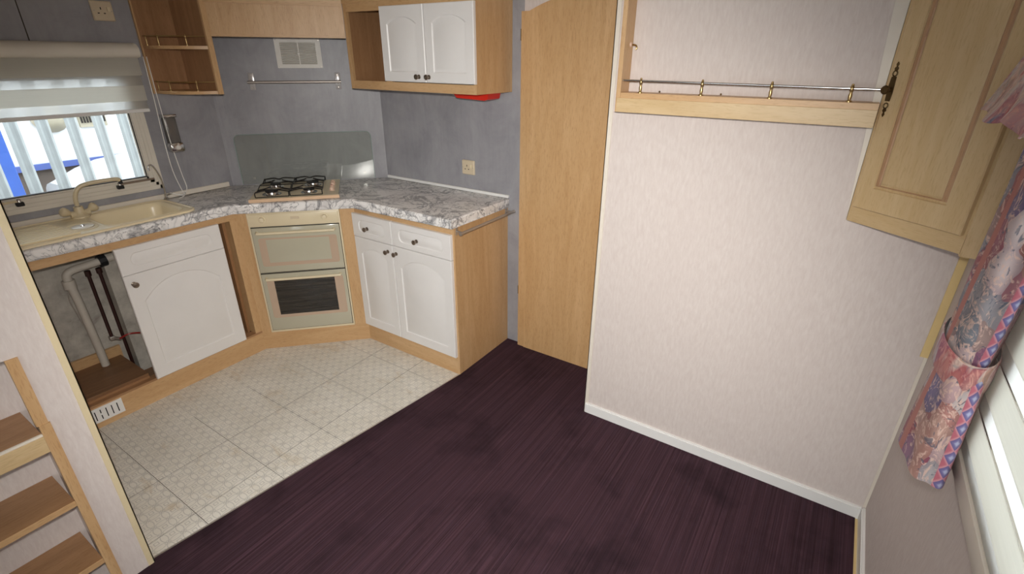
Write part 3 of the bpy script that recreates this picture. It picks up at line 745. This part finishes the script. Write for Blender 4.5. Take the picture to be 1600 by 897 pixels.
part('badge', bx(.275, .320, -.0195, -.017, .800, .815), 'beige_plate', cpn)
def oven_door(z0, z1, g):
    d = part('door', bx(.066, .520, -.020, -.008, z0, z1, bev=.0025), 'oven_glass', ov, sm=40)
    part('shadow_gap', bx(.0635, .5225, -.0128, -.0115, z0-.0045, z1+.0045), 'rubber_black', d)
    # pinkish printed border with a window
    x0, x1, za, zb, gx0, gx1, gz0, gz1, mt = g
    bo = B(); pl = lambda u, v, n: (u, n, v)
    vo, vi = ring_fill(bo, rrect(x0, x1, za, zb, .012, 4), rrect(gx0, gx1, gz0, gz1, .003, 4), pl, -.0205)
    part('printed_border', bo, 'oven_panel_pink', d)
    if mt: part('glass_window', bx(gx0, gx1, -.0215, -.0195, gz0, gz1), mt, d)
    hz = z1-.024
    hb = tube(B(), catmull([(.092, -.020, hz), (.096, -.040, hz), (.115, -.046, hz), (.29, -.047, hz), (.475, -.046, hz), (.488, -.040, hz), (.492, -.020, hz)], 5), .0075, 10)
    part('handle', hb, 'cream_plastic', d, sm=True)
oven_door(.497, .758, (.090, .500, .535, .700, .128, .458, .556, .690, None))
oven_door(.131, .487, (.088, .503, .210, .452, .128, .455, .230, .443, 'oven_window'))

# ------------------------------------------------------------------ hob
HF = Fr((.462, -.866, 0), DW.a)
hb = thing('gas_hob', 'cream four-burner gas hob with black wire pan supports', 'hob', (.23, .2, .9), HF)
b = bx(0, .452, 0, .40, .9005, .918, bev=.004)
part('tray', b, 'hob_cream', hb, sm=40)
part('front_lip', bx(-.002, .454, -.004, .004, .9015, .9195, bev=.002), 'hob_edge', hb)
part('side_strip', bx(.450, .454, .0, .40, .902, .921, bev=.001), 'chrome', hb)
part('control_strip', bx(.375, .449, .008, .392, .918, .9195), 'hob_cream', hb)
for (u, v, r) in ((.100, .105, .040), (.292, .105, .036), (.100, .275, .034), (.300, .285, .040)):
    bn = part('burner', lathe(B(), [(0, r*1.25), (.003, r*1.2), (.004, r*.8), (.014, r*.75), (.015, r*.5)], (u, v, .918), (0, 0, 1), 24), 'chrome', hb, sm=35)
    part('burner_cap', lathe(B(), [(0, r*.8), (.003, r*.84), (.007, r*.8), (.009, r*.3)], (u, v, .932), (0, 0, 1), 24), 'burner_black', bn, sm=35)
def support(u0, u1):
    b = B(); r = .0026; z = .950; zf = .922; v0, v1 = .025, .375; vm = (v0+v1)/2; um = (u0+u1)/2
    tube(b, catmull([(u0, v0, zf), (u0, v0+.004, z-.005), (u0, v0+.08, z-.012), (u0, vm, z-.002), (u0, v1-.08, z-.012), (u0, v1-.004, z-.003), (u0, v1, zf)], 4), r, 7)
    tube(b, catmull([(u1, v0, zf), (u1, v0+.004, z-.005), (u1, v0+.08, z-.012), (u1, vm, z-.002), (u1, v1-.08, z-.012), (u1, v1-.004, z-.003), (u1, v1, zf)], 4), r, 7)
    for v in (v0, v1): tube(b, [(u0, v, zf), (u1, v, zf)], r, 7)
    for vc in (.105, .280):
        for sgn in (-1, 1):
            tube(b, catmull([(u0, vc+sgn*.012, z-.010), (um-.045, vc+sgn*.012, z-.003), (um-.02, vc+sgn*.035, z)], 4), r, 7)
            tube(b, catmull([(u1, vc+sgn*.012, z-.010), (um+.045, vc+sgn*.012, z-.003), (um+.02, vc+sgn*.035, z)], 4), r, 7)
    tube(b, catmull([(u0, v0+.01, z-.004), (um-.03, v0+.03, z+.001), (um, v0+.035, z-.004), (um+.03, v0+.03, z+.001), (u1, v0+.01, z-.004)], 4), r, 7)
    tube(b, catmull([(u0, v1-.01, z-.004), (um-.03, v1-.03, z+.006), (um, v1-.035, z), (um+.03, v1-.03, z+.006), (u1, v1-.01, z-.004)], 4), r, 7)
    tube(b, [(u0, vm, z-.003), (u1, vm, z-.003)], r, 7)
    return b
part('pan_support', support(.030, .196), 'black_wire', hb, sm=True); part('pan_support', support(.202, .366), 'black_wire', hb, sm=True)
for v in (.115, .165, .245, .295):
    kn = part('control_knob', lathe(B(), [(0, .016), (.003, .016), (.004, .013), (.015, .011), (.017, .009)], (.412, v, .9195), (0, 0, 1), 18), 'knob_pink', hb, sm=35)
    part('pointer', bx(.4105, .4135, v-.009, v+.009, .9365, .938), 'red_mark' if v in (.165,) else 'knob_pink', kn)

# glass splashback on the corner wall
b = B(); pts = rrect(.060, .825, .908, 1.190, .004, 3)
pts = [(.825-.03+.03*math.cos(math.radians(a)), 1.190-.03+.03*math.sin(math.radians(a))) for a in range(0, 91, 15)]+[(.060+.03+.03*math.cos(math.radians(a)), 1.190-.03+.03*math.sin(math.radians(a))) for a in range(90, 181, 15)]+[(.060, .906), (.825, .906)]
sgl = thing('glass_splashback', 'clear rounded glass splashback leaning behind the hob', 'splashback', (.44, -.01, .906), DW)
part('glass_sheet', prism(B(), pts, -.016, -.010, lambda u, v, n: (u, n, v)), 'splash_glass', sgl)
rim_t = [Vector((u, -.013, v)) for u, v in [(.825, .906)]+pts[:-2]+[(.060, .906)]]
part('polished_edge', tube(B(), rim_t, .0022, 5), 'splash_edge', sgl, sm=True)
for u in (.12, .76): part('pad', bx(u, u+.015, -.010, 0, .93, .945), 'clear_plate', sgl)

# extractor vent
ev = thing('wall_vent', 'white louvred vent grille on the corner wall above the hob', 'vent', (.484, 0, 1.543), DW)
b = B(); pl = lambda u, v, n: (u, n, v); x0, x1, z0, z1 = .364, .604, 1.544, 1.696
vo, vi = ring_fill(b, rrect(x0, x1, z0, z1, .003, 2), rrect(x0+.027, x1-.027, z0+.02, z1-.02, .002, 2), pl, -.010)
for lst, n in ((vo, 0), (vi, -.002)):
    e = [b.verts.new((v.co.x, n, v.co.z)) for v in lst]; bridge(b, lst, e)
part('frame', b, 'white_side', ev)
part('backing', bx(x0+.02, x1-.02, -.003, -.001, z0+.015, z1-.015), 'vent_back', ev)
for k in range(12):
    z = z0+.0245+k*.0093
    part('louvre', prism(B(), [(-.003, z+.0055), (-.011, z), (-.012, z+.0015), (-.004, z+.007)], x0+.027, x1-.027, lambda y, zz, x: (x, y, zz)), 'white_side', ev)
part('centre_knob', bx(.477, .493, -.020, -.010, 1.612, 1.624, bev=.003), 'white_side', ev)
part('centre_bar', bx(.482, .488, -.014, -.011, z0+.02, z1-.02), 'white_side', ev)
for x in (x0+.008, x1-.008):
    for z in (z0+.008, z1-.008): part('screw', lathe(B(), [(0, .003), (.0015, .0025)], (x, -.010, z), (0, -1, 0), 8), 'brushed_steel', ev)

# utensil rail on corner wall
ur = thing('utensil_rail', 'steel utensil rail on clear brackets below the wall vent', 'rail', (.45, 0, 1.45), DW)
part('bar', tube(B(), [(.196, -.034, 1.472), (.692, -.034, 1.472)], .0075, 12), 'brushed_steel', ur, sm=40)
for u in (.215, .675):
    br = part('bracket', bx(u-.015, u+.015, -.006, 0, 1.430, 1.520, bev=.003), 'clear_plate', ur, sm=40)
    part('arm', bx(u-.006, u+.006, -.036, -.004, 1.462, 1.484, bev=.003), 'clear_plate', br)
    for z in (1.442, 1.508): part('screw', lathe(B(), [(0, .004), (.002, .003)], (u, -.006, z), (0, -1, 0), 8), 'brushed_steel', br)

# ------------------------------------------------------------------ right base unit
rb = thing('base_cabinet', 'oak base cabinet with two white arched doors and two drawers', 'cabinet', (1.16, -.24, 0))
part('plinth', bx(C.x, XE-.016, -D, -D+.016, 0, .112), 'oak_x', rb)
part('top_rail', bx(C.x, XE-.016, -D, -D+.018, .812, .860), 'oak_x', rb)
part('front_frame', bx(C.x, XE-.016, -D+.001, -D+.018, .112, .812), 'drawer_dark', rb)
part('end_panel', bx(XE-.016, XE, -D, -.001, 0, .860), 'oak_z', rb)
part('side_panel', bx(C.x+.02, C.x+.036, -D+.018, -.05, .02, .860), 'oak_brown_z', rb)
part('back_board', bx(C.x+.036, XE-.016, -.02, -.012, .02, .858), 'oak_brown_z', rb)
def fplace(x0, z0): return lambda u, v, n: (x0+u, -D-n, z0+v)
for (x0, x1, kx) in ((.799, 1.098, 1.075-.013), (1.103, 1.508, 1.103+.022)):
    w_, h_ = x1-x0, .568
    dd = part('door', routed(fplace(x0, .112), w_, h_, .019, lambda o: arch_shape(w_, h_, .048, .055, .055, .060 if w_ > .35 else .04, o)), 'white_laminate', rb, sm=25)
    knob(dd, (kx, -D-.019, .640), (0, -1, 0), .013)
for (x0, x1, kx) in ((.797, 1.100, .915), (1.104, 1.508, 1.282)):
    w_, h_ = x1-x0, .133
    dd = part('drawer', routed(fplace(x0, .683), w_, h_, .019, lambda o: rect_shape(w_, h_, .05, .030, .028, o)), 'white_laminate', rb, sm=25)
    knob(dd, (kx, -D-.019, .742), (0, -1, 0), .013)

tr_ = thing('towel_rail', 'chrome towel rail on the side of the base cabinet', 'rail', (XE, -.24, .83))
part('bar', tube(B(), [(XE+.042, -.470, .830), (XE+.042, -.005, .830)], .0075, 12), 'brushed_steel', tr_, sm=40)
for y in (-.455, -.022):
    br = part('bracket', bx(XE, XE+.004, y-.008, y+.008, .812, .852, bev=.001), 'brushed_steel', tr_)
    part('arm', tube(B(), [(XE+.003, y, .832), (XE+.042, y, .830)], .005, 10), 'brushed_steel', br, sm=40)
for y in (-.473, -.002): part('end_cap', lathe(B(), [(-.006, .009), (0, .0105), (.006, .009)], (XE+.042, y, .830), (0, 1, 0), 14), 'brushed_steel', tr_, sm=True)

# ------------------------------------------------------------------ upper cabinet
uc = thing('wall_cabinet', 'oak wall cabinet with two white doors and an open left bay', 'cabinet', (1.12, -.15, 1.448))
X0, X1, YFc = .702, 1.545, -.298
part('left_panel', prism(B(), [(X0, YFc), (X0+.018, YFc), (X0+.018, -.002), (.60, -.002), (.60, -.03), (X0, -.12)], 1.449, ZC-.001), 'oak_brown_z', uc)
part('left_stile', bx(X0-.001, X0+.020, YFc-.001, YFc+.016, 1.449, ZC-.001), 'oak_z', uc)
part('side_panel', bx(X1-.016, X1, YFc, -.001, 1.449, ZC-.001), 'oak_z', uc)
part('bottom_board', prism(B(), [(X0+.018, YFc+.016), (X1-.016, YFc+.016), (X1-.016, -.001), (X0+.018, -.001)], 1.456, 1.472), 'oak_x', uc)
part('bottom_rail', bx(X0+.018, X1-.016, YFc, YFc+.016, 1.449, 1.490), 'oak_x', uc)
part('top_rail', bx(X0+.018, X1-.016, YFc, YFc+.016, 1.812, ZC-.001), 'oak_x', uc)
part('cornice', bx(X0-.003, X1+.002, YFc-.005, YFc, 1.850, ZC-.001), 'oak_x', uc)
part('back_board', bx(X0+.018, X1-.016, -.006, -.002, 1.472, ZC-.001), 'oak_brown_x', uc)
part('mid_partition', bx(.985, .998, YFc+.016, -.006, 1.472, ZC-.001), 'oak_brown_z', uc)
part('middle_stile', bx(.97, 1.01, YFc, YFc+.016, 1.49, 1.812), 'oak_z', uc)
def uplace(x0, z0): return lambda u, v, n: (x0+u, YFc-n, z0+v)
for (x0, x1, kx) in ((.975, 1.257, 1.212), (1.262, 1.548, 1.276)):
    w_, h_ = x1-x0, .334
    dd = part('door', routed(uplace(x0, 1.494), w_, h_, .018, lambda o: arch_shape(w_, h_, .045, .045, .048, .030, o)), 'white_laminate', uc, sm=25)
    knob(dd, (kx, YFc-.018, 1.519), (0, -1, 0), .0125)
rh = thing('red_holder', 'red plastic holder fixed under the wall cabinet', 'holder', (1.4, -.1, 1.41))
b = prism(B(), [(1.292, 1.448), (1.305, 1.432), (1.318, 1.420), (1.49, 1.414), (1.508, 1.420), (1.515, 1.448)], -.165, -.06, lambda x, z, y: (x, y, z))
part('shell', b, 'red_plastic', rh)
part('pin', tube(B(), [(1.294, -.11, 1.436), (1.262, -.11, 1.432)], .004, 8), 'chrome', rh)
part('pin_head', lathe(B(), [(0, .007), (.010, .0085), (.014, .006)], (1.262, -.11, 1.432), (-1, 0, 0), 12), 'chrome', rh, sm=True)

# pelmet over the corner
P0 = Vector((.300, -.792, 0)); P1 = Vector((.702, -.300, 0)); PF = Fr(P0, math.atan2(P1.y-P0.y, P1.x-P0.x)); PL = (P1-P0).length
pe = thing('corner_pelmet', 'oak pelmet board spanning the corner above the hob', 'pelmet', (PL/2, 0, 1.69), PF)
part('board', bx(.002, PL-.002, .004, .018, 1.702, ZC-.001), 'oak_z', pe)
part('lower_edge', bx(.002, PL-.002, .0, .020, 1.692, 1.706), 'oak_x', pe)
part('upper_band', bx(.0, PL-.004, -.004, .004, 1.838, ZC-.001), 'oak_x', pe)
part('soffit', bx(.02, PL-.01, .020, .20, 1.712, 1.722), 'oak_brown_x', pe)

# corner shelf unit
cs = thing('corner_shelf_unit', 'open oak corner shelf unit with two curved shelves', 'shelf', (.1, -.85, 1.43))
part('wall_panel', bx(.0005, .012, -.980, -.792, 1.428, ZC-.001), 'oak_brown_z', cs)
part('side_panel', bx(.012, .290, -.806, -.790, 1.428, ZC-.001), 'oak_brown_z', cs)
part('front_edge', bx(.290, .3045, -.812, -.786, 1.428, ZC-.001), 'oak_z', cs)
part('wall_panel_edge', bx(.0005, .014, -.984, -.978, 1.428, ZC-.001), 'oak_z', cs)
def shelf_poly(): 
    pts = [(.012, -.800), (.012, -.972)]
    for k in range(1, 12):
        t = k/12; q = Vector((.012, -.972))*(1-t)**2+Vector((.215, -.985))*2*t*(1-t)+Vector((.296, -.812))*t*t; pts.append((q.x, q.y))
    pts += [(.296, -.812), (.290, -.800)]; return pts
def gallery(parent_shelf, z):
    path = [(x, y) for x, y in shelf_poly()[1:-1]]
    pp = [Vector((x-.004, y+.006, z+.042)) for x, y in path]
    part('gallery_rail', tube(B(), pp, .0028, 8), 'brass', parent_shelf, sm=True)
    for i in (1, 4, 9):
        x, y = path[i]; part('gallery_post', lathe(B(), [(0, .0045), (.004, .0045), (.006, .0022), (.020, .0028), (.034, .002), (.040, .0038), (.046, .0035), (.050, .001)], (x-.004, y+.006, z), (0, 0, 1), 10), 'brass', parent_shelf, sm=True)
for z in (1.429, 1.634):
    s = part('shelf', prism(B(), shelf_poly(), z, z+.015), 'oak_x', cs); gallery(s, z+.015)

# sockets
def socket(name, label, pl, w_, h_, switch):
    t = thing(name, label, 'socket', pl(w_/2, 0, 0), group='beige wall sockets')
    b = B(); r0 = rrect(0, w_, 0, h_, .005, 3); r1 = rrect(.004, w_-.004, .004, h_-.004, .004, 3)
    a = [b.verts.new(pl(x, y, 0)) for x, y in r0]; c = [b.verts.new(pl(x, y, .006)) for x, y in r0]; d = [b.verts.new(pl(x, y, .010)) for x, y in r1]
    bridge(b, a, c); bridge(b, c, d); b.faces.new(d); b.faces.new(a)
    part('plate', b, 'beige_plate', t, sm=35)
    cx_ = w_*.42
    for (sx, sy, ww, hh) in ((cx_, h_*.62, .004, .010), (cx_-.012, h_*.38, .008, .004), (cx_+.012, h_*.38, .008, .004)):
        b = B(); prism(b, [(sx-ww/2, sy-hh/2), (sx+ww/2, sy-hh/2), (sx+ww/2, sy+hh/2), (sx-ww/2, sy+hh/2)], .0095, .0105, pl); part('pin_slot', b, 'dark_hole', t)
    b = B(); sx, sy = w_*.78, h_*.60; prism(b, rrect(sx-.006, sx+.006, sy-.009, sy+.009, .002, 2), .0095, .014, pl); part('switch', b, 'cream_plastic', t)
    for sy in (h_*.5,):
        for sx in (.008, w_-.008): b = B(); prism(b, rrect(sx-.0025, sx+.0025, sy-.0025, sy+.0025, .0024, 3), .0095, .0108, pl); part('screw', b, 'brushed_steel', t)
socket('wall_socket', 'beige power socket on the grey wall above the right worktop', lambda u, v, n: (1.211+u, -n, .998+v), .086, .080, True)
socket('wall_socket', 'beige power socket high on the dark wall above the blind', lambda u, v, n: (n, -1.146+u, 1.750+v), .086, .082, True)

# ------------------------------------------------------------------ wooden door
dr = thing('door_1', None, None, (1.93, -.02, 0), kind='structure')
arc = [(1.657, .004), (2.222, .004)]
n = 18
for k in range(n+1):
    t = 1-k/n; s = abs(2*t-1); arc.append((1.657+(2.222-1.657)*t, 1.802+.062*(1-s**2.0)))
part('leaf', prism(B(), arc, -.034, -.004, lambda x, z, y: (x, y, z)), 'door_oak', dr)
part('jamb', bx(1.614, 1.655, -.030, -.001, .004, 1.803), 'door_oak', dr)
for z in (.35, 1.68): part('hinge', tube(B(), [(1.612, -.026, z), (1.612, -.026, z+.05)], .004, 8), 'antique_brass', dr, sm=40)

# ------------------------------------------------------------------ shelf on the pink wall
YS = YK-.08
ps = thing('wall_shelf', 'long oak wall shelf with brass gallery rail on the pink wall', 'shelf', (2.68, YK, 1.43))
part('side_panel', bx(2.287, 2.303, YS, YK-.001, 1.431, ZC-.001), 'oak_z', ps)
part('board', bx(2.303, 3.076, YS+.001, YK-.001, 1.478, 1.497, bev=.001), 'oak_x', ps)
part('front_lip', bx(2.292, 3.076, YS-.003, YS+.016, 1.431, 1.479, bev=.001), 'oak_pale_x', ps)
part('gallery_rail', tube(B(), [(2.303, YS+.012, 1.537), (3.074, YS+.012, 1.533)], .0038, 10), 'chrome', ps, sm=True)
for x in (2.371, 2.580, 2.789, 3.000):
    part('gallery_post', lathe(B(), [(0, .008), (.003, .008), (.006, .004), (.018, .0055), (.026, .0035), (.030, .005), (.033, .006), (.040, .006), (.043, .004), (.048, .0035), (.050, .001)], (x, YS+.012, 1.497), (0, 0, 1), 12), 'brass', ps, sm=True)
for x in (2.42, 2.63): part('screw', lathe(B(), [(0, .0035), (.003, .003)], (x, YK-.004, 1.500), (0, -1, 0), 8), 'antique_brass', ps)
hk = thing('coat_hook', 'tiny copper cup hook on the shelf side panel', 'hook', (2.305, YK-.02, 1.64))
part('plate', lathe(B(), [(0, .009), (.003, .008), (.006, .004)], (2.303, YK-.025, 1.652), (1, 0, 0), 14), 'knob_pink', hk, sm=True)
part('hook', tube(B(), catmull([(2.305, YK-.025, 1.652), (2.322, YK-.026, 1.650), (2.328, YK-.027, 1.642), (2.324, YK-.028, 1.636)], 5), .003, 8), 'brass', hk, sm=True)

# ------------------------------------------------------------------ corner wall cabinet (right)
Lc = Vector((3.079, -.399, 0)); Rc = Vector((3.340, -.591, 0)); CF = Fr(Lc, math.atan2(Rc.y-Lc.y, Rc.x-Lc.x)); CL = (Rc-Lc).length
cc = thing('corner_cabinet', 'oak corner wall cabinet with raised panel door beside the curtain', 'cabinet', (CL/2, 0, 1.145), CF)
inv = CF.M.inverted()
def q2(x, y): v = inv @ Vector((x, y, 0)); return (v.x, v.y)
ZB = 1.145
part('left_side', prism(B(), [q2(3.078, YK-.001), q2(3.092, YK-.001), q2(3.092, -.409), q2(3.079, -.398)], ZB, ZC-.001), 'oak_pale_z', cc)
bs_ = B(); va = [bs_.verts.new(q2(x, y)+(z,)) for x, y, z in ((3.0775, YK-.001, ZB), (3.0775, YK-.022, ZB), (3.0778, YK-.022, ZB), (3.0778, YK-.001, ZB), (3.042, YK-.001, 1.80), (3.042, YK-.022, 1.80), (3.0778, YK-.022, 1.80), (3.0778, YK-.001, 1.80))]
for q in ((0, 1, 2, 3), (4, 5, 6, 7), (0, 1, 5, 4), (1, 2, 6, 5), (2, 3, 7, 6), (3, 0, 4, 7)): bs_.faces.new([va[k] for k in q])
part('scribe_strip', bs_, 'cream_trim', cc)
part('right_side', prism(B(), [q2(3.341, -.592), q2(W-.001, -.596), q2(W-.001, -.582), q2(3.341, -.576)], ZB-.006, ZC-.001), 'oak_pale_z', cc)
part('bottom_board', prism(B(), [q2(3.080, YK-.001), q2(W-.001, YK-.001), q2(W-.001, -.586), q2(3.338, -.582), q2(3.083, -.398)], ZB+.004, ZB+.018), 'oak_x', cc)
part('bottom_rail', bx(.002, CL, 0, .016, ZB, ZB+.054), 'oak_pale_x', cc)
part('left_stile', bx(.000, .022, .002, .018, ZB+.054, ZC-.001), 'oak_pale_z', cc)
part('right_stile', bx(.290, CL+.003, .001, .018, ZB+.054, ZC-.001), 'oak_pale_z', cc)
dw, dh = .302, ZC-.02-(ZB+.050)
pl = lambda u, v, n: (.016+u, -n, ZB+.050+v)
prof = ((0, 0), (.003, -.005), (.008, -.003), (.013, -.006), (.020, -.002), (.022, -.0015))
sh = lambda o: [(.048+o, .066+o), (dw-.054-o, .066+o), (dw-.054-o, dh-.05-o), (.048+o, dh-.05-o)]
dd = part('door', routed(pl, dw, dh, .018, sh, prof), 'oak_pale_z', cc, sm=20)
bm_ = ridge_loop([(x+.016, y+ZB+.050) for x, y in sh(.010)], 0, .0028, .007)
for v in bm_.verts: x, y, z = v.co; v.co = Vector((x, -.0150-z, y))
part('panel_moulding', bm_, 'moulding_oak', dd)
hx, hz = .030, 1.533
bh = B()
prism(bh, [(hx-.006, hz-.030), (hx+.006, hz-.030), (hx+.008, hz-.008), (hx+.006, hz+.034), (hx-.006, hz+.034), (hx-.008, hz+.008)], .0185, .022, lambda u, v, n: (u, -n, v))
for s in (-1, 1):
    zc = hz+s*.042
    tube(bh, [(hx+.006*math.cos(a), -.0205, zc+.007*math.sin(a)) for a in [k*math.pi/6 for k in range(13)]], .0018, 6, cap=False)
    prism(bh, [(hx-.0035, zc+s*.008), (hx+.0035, zc+s*.008), (hx+.005, zc+s*.014), (hx+.001, zc+s*.018), (hx+.003, zc+s*.024), (hx, zc+s*.030), (hx-.003, zc+s*.024), (hx-.001, zc+s*.018), (hx-.005, zc+s*.014)][::s], .0185, .022, lambda u, v, n: (u, -n, v))
hp = part('handle_plate', bh, 'antique_brass', dd, label='ornate antique brass handle plate')
part('handle_knob', lathe(B(), [(0, .006), (.008, .0045), (.014, .004), (.018, .010), (.022, .012), (.026, .010), (.027, .004)], (hx, -.020, hz), (0, -1, 0), 16), 'antique_brass', hp, sm=35)

# ------------------------------------------------------------------ right window, blind, curtain, valance
w2 = thing('window_2', None, None, (W, -1.9, RZ0), kind='structure')
part('frame', frame_ring(W+.004, W+.046, RY0, RY1, RZ0, RZ1, .035), 'window_frame', w2)
part('mullion', bx(W+.006, W+.040, -1.93, -1.89, RZ0, RZ1), 'window_frame', w2)
part('pane', bx(W+.022, W+.026, RY0+.03, RY1-.03, RZ0+.03, RZ1-.03), 'window_glass', w2)
rbn = thing('roller_blind', 'cream day-night blind lowered over the window at the right edge', 'blind', (W, -1.8, .80))
XB = W-.022
part('cassette', bx(XB-.02, W-.001, RY0-.05, -1.00, 1.70, 1.76, bev=.01), 'window_frame', rbn)
part('bottom_rail', bx(XB-.006, XB+.006, RY0-.04, -1.01, .806, .848, bev=.004), 'window_frame', rbn, sm=40)
zz = .848; alt = [.040, .064, .042, .066, .044, .068, .044, .070, .044, .072, .044, .074, .044, .076, .044]
for k, hgt in enumerate(alt):
    if zz > 1.70: break
    z1_ = min(zz+hgt, 1.705)
    if k % 2 == 0: part('sheer_band', bx(XB+.001, XB+.002, RY0-.04, -1.012, zz, z1_), 'blind_sheer', rbn)
    else: part('fabric_band', bx(XB-.004, XB-.003, RY0-.04, -1.012, zz-.002, z1_+.002), 'blind_cloth', rbn)
    zz = z1_
# unseen bay window behind the camera, added to let in more daylight
w3 = thing('window_added', None, None, (2.4, YF, .75), kind='structure')
b = B(); box(b, 1.45, 3.3, YF-.045, YF-.005, .60, .64); box(b, 1.45, 3.3, YF-.045, YF-.005, 1.84, 1.88); box(b, 1.45, 1.49, YF-.045, YF-.005, .64, 1.84); box(b, 3.26, 3.3, YF-.045, YF-.005, .64, 1.84); box(b, 2.36, 2.40, YF-.045, YF-.005, .64, 1.84)
part('frame', b, 'window_frame', w3)
part('pane', bx(1.48, 3.27, YF-.028, YF-.024, .63, 1.85), 'window_glass', w3)

def curtain_bm():
    b = B(); uvl = b.loops.layers.uv.new('UVMap'); NU, NV = 96, 60; z0c, z1c = .790, 1.74
    zt = 1.045
    grid = []; 
    for j in range(NV+1):
        z = z0c+(z1c-z0c)*j/NV
        if z < zt: f = 1+.42*((zt-z)/(zt-z0c))**.8
        else: f = 1+.12*min(1, (z-zt)/.45)
        row = []; us = 0; prevp = None
        for i in range(NU+1):
            a = 2*math.pi*i/NU
            amp = .003+.005*min(1, abs(z-zt)/.2)
            pleat = math.cos(a*6+.5*math.sin(z*5)+1.3*z)*amp
            ax = min(.040*f**.35, .046); ay = .085*f
            p = Vector((3.340+(ax+pleat*.5)*math.cos(a), -.985-(.02 if z < zt else .0)-.05*max(0, (z-zt)/.7)+(ay+pleat)*math.sin(a), z))
            row.append(p)
        grid.append(row)
    V = [[b.verts.new(p) for p in row] for row in grid]
    um = [0]
    for i in range(NU): um.append(um[-1]+.0064)
    for j in range(NV):
        for i in range(NU):
            fc = b.faces.new((V[j][i], V[j][i+1], V[j+1][i+1], V[j+1][i]))
            for lp, (ii, jj) in zip(fc.loops, ((i, j), (i+1, j), (i+1, j+1), (i, j+1))): lp[uvl].uv = (um[ii], grid[jj][0].z)
    bmesh.ops.remove_doubles(b, verts=b.verts[:], dist=1e-6)
    return b
ct = thing('curtain', 'floral pink and blue curtain gathered by a tieback at the right window', 'curtain', (3.335, -.99, .765))
part('drape', curtain_bm(), 'floral_stripe', ct, sm=True)
def tie_bm():
    b = B(); uvl = b.loops.layers.uv.new('UVMap'); N = 48; rows = []
    for k, (dz, e) in enumerate(((-.040, 1.06), (-.036, 1.12), (0, 1.14), (.036, 1.12), (.040, 1.06))):
        rows.append([b.verts.new((3.333+.043*e*math.cos(2*math.pi*i/N)+.007, -.985+.096*e*math.sin(2*math.pi*i/N), 1.045+dz*.85+.012*math.sin(2*math.pi*i/N))) for i in range(N)])
    for j in range(4):
        for i in range(N):
            f = b.faces.new((rows[j][i], rows[j][(i+1) % N], rows[j+1][(i+1) % N], rows[j+1][i]))
            for lp, (ii, jj) in zip(f.loops, ((i, j), (i+1, j), (i+1, j+1), (i, j+1))): lp[uvl].uv = (ii*.014, .9+jj*.018)
    return b
part('tieback', tie_bm(), 'floral_plain', ct, sm=True)
def valance_bm():
    b = B(); uvl = b.loops.layers.uv.new('UVMap'); N, M_ = 150, 8; rows = []
    for j in range(M_+1):
        t = j/M_; row = []
        for i in range(N+1):
            s = i/N; y = -.670-2.2*s
            ple = math.sin(s*2.2/.17*2*math.pi)*(.006*(1-t)+.002)
            x = 3.262+.075*t**.9+ple; z = 1.500+.25*t+(1-t)*.008*math.sin(s*2.2/.26*2*math.pi+1.2)
            y2 = y-.020*t
            row.append(Vector((x, y2, z)))
        rows.append(row)
    V = [[b.verts.new(p) for p in r] for r in rows]
    for j in range(M_):
        for i in range(N):
            f = b.faces.new((V[j][i], V[j][i+1], V[j+1][i+1], V[j+1][i]))
            for lp, (ii, jj) in zip(f.loops, ((i, j), (i+1, j), (i+1, j+1), (i, j+1))): lp[uvl].uv = (ii*2.2/N*1.2, jj*.03)
    # return to the wall
    ends = [V[j][0] for j in range(M_+1)]; bk = [b.verts.new((3.385, v.co.y, v.co.z)) for v in ends]
    for j in range(M_):
        f = b.faces.new((ends[j], bk[j], bk[j+1], ends[j+1]))
        for lp, uv in zip(f.loops, ((0, jj*.03) if q in (0, 3) else (.12, jj*.03) for q, jj in enumerate((j, j, j+1, j+1)))): lp[uvl].uv = uv
    return b
o = single('curtain_valance', valance_bm(), 'floral_plain', 'gathered floral valance hanging above the curtain at the right edge', 'valance', (3.30, -1.5, 1.5), sm=True)
sol = o.modifiers.new('s', 'SOLIDIFY'); sol.thickness = .002
single('valance_board', bx(3.336, W-.001, -2.85, -.69, 1.752, 1.768), 'oak_x', 'narrow board carrying the floral valance', 'board', (3.37, -1.5, 1.75))

# ------------------------------------------------------------------ bookcase in the divider
bc = thing('bookcase', 'built-in oak shelf rack in the pale divider wall at bottom left', 'bookcase', (1.25, -2.4, .02))
part('stile', bx(XP-.010, XP+.004, -2.072, -2.046, .68, .893), 'oak_z', bc); part('stile', bx(XP-.010, XP+.006, -2.068, -2.043, .0, .68), 'oak_z', bc)
part('stile', bx(XP-.010, XP+.004, -2.80, -2.78, .0, .893), 'oak_z', bc)
for z in (.650, .400, .150):
    part('shelf', bx(1.166, XP+.001, -2.798, -2.068, z-.020, z, bev=.001), 'oak_brown_y', bc)
    if z < .6: part('shelf_lipping', bx(XP+.001, XP+.004, -2.78, -2.068, z-.020, z, bev=.001), 'oak_y', bc)
part('fascia', bx(XP-.006, XP+.006, -2.78, -2.068, .592, .645, bev=.001), 'oak_pale_y', bc)
part('edge_bead', bx(XP-.004, XP+.004, -2.78, -2.068, .645, .652, bev=.001), 'cream_trim', bc)
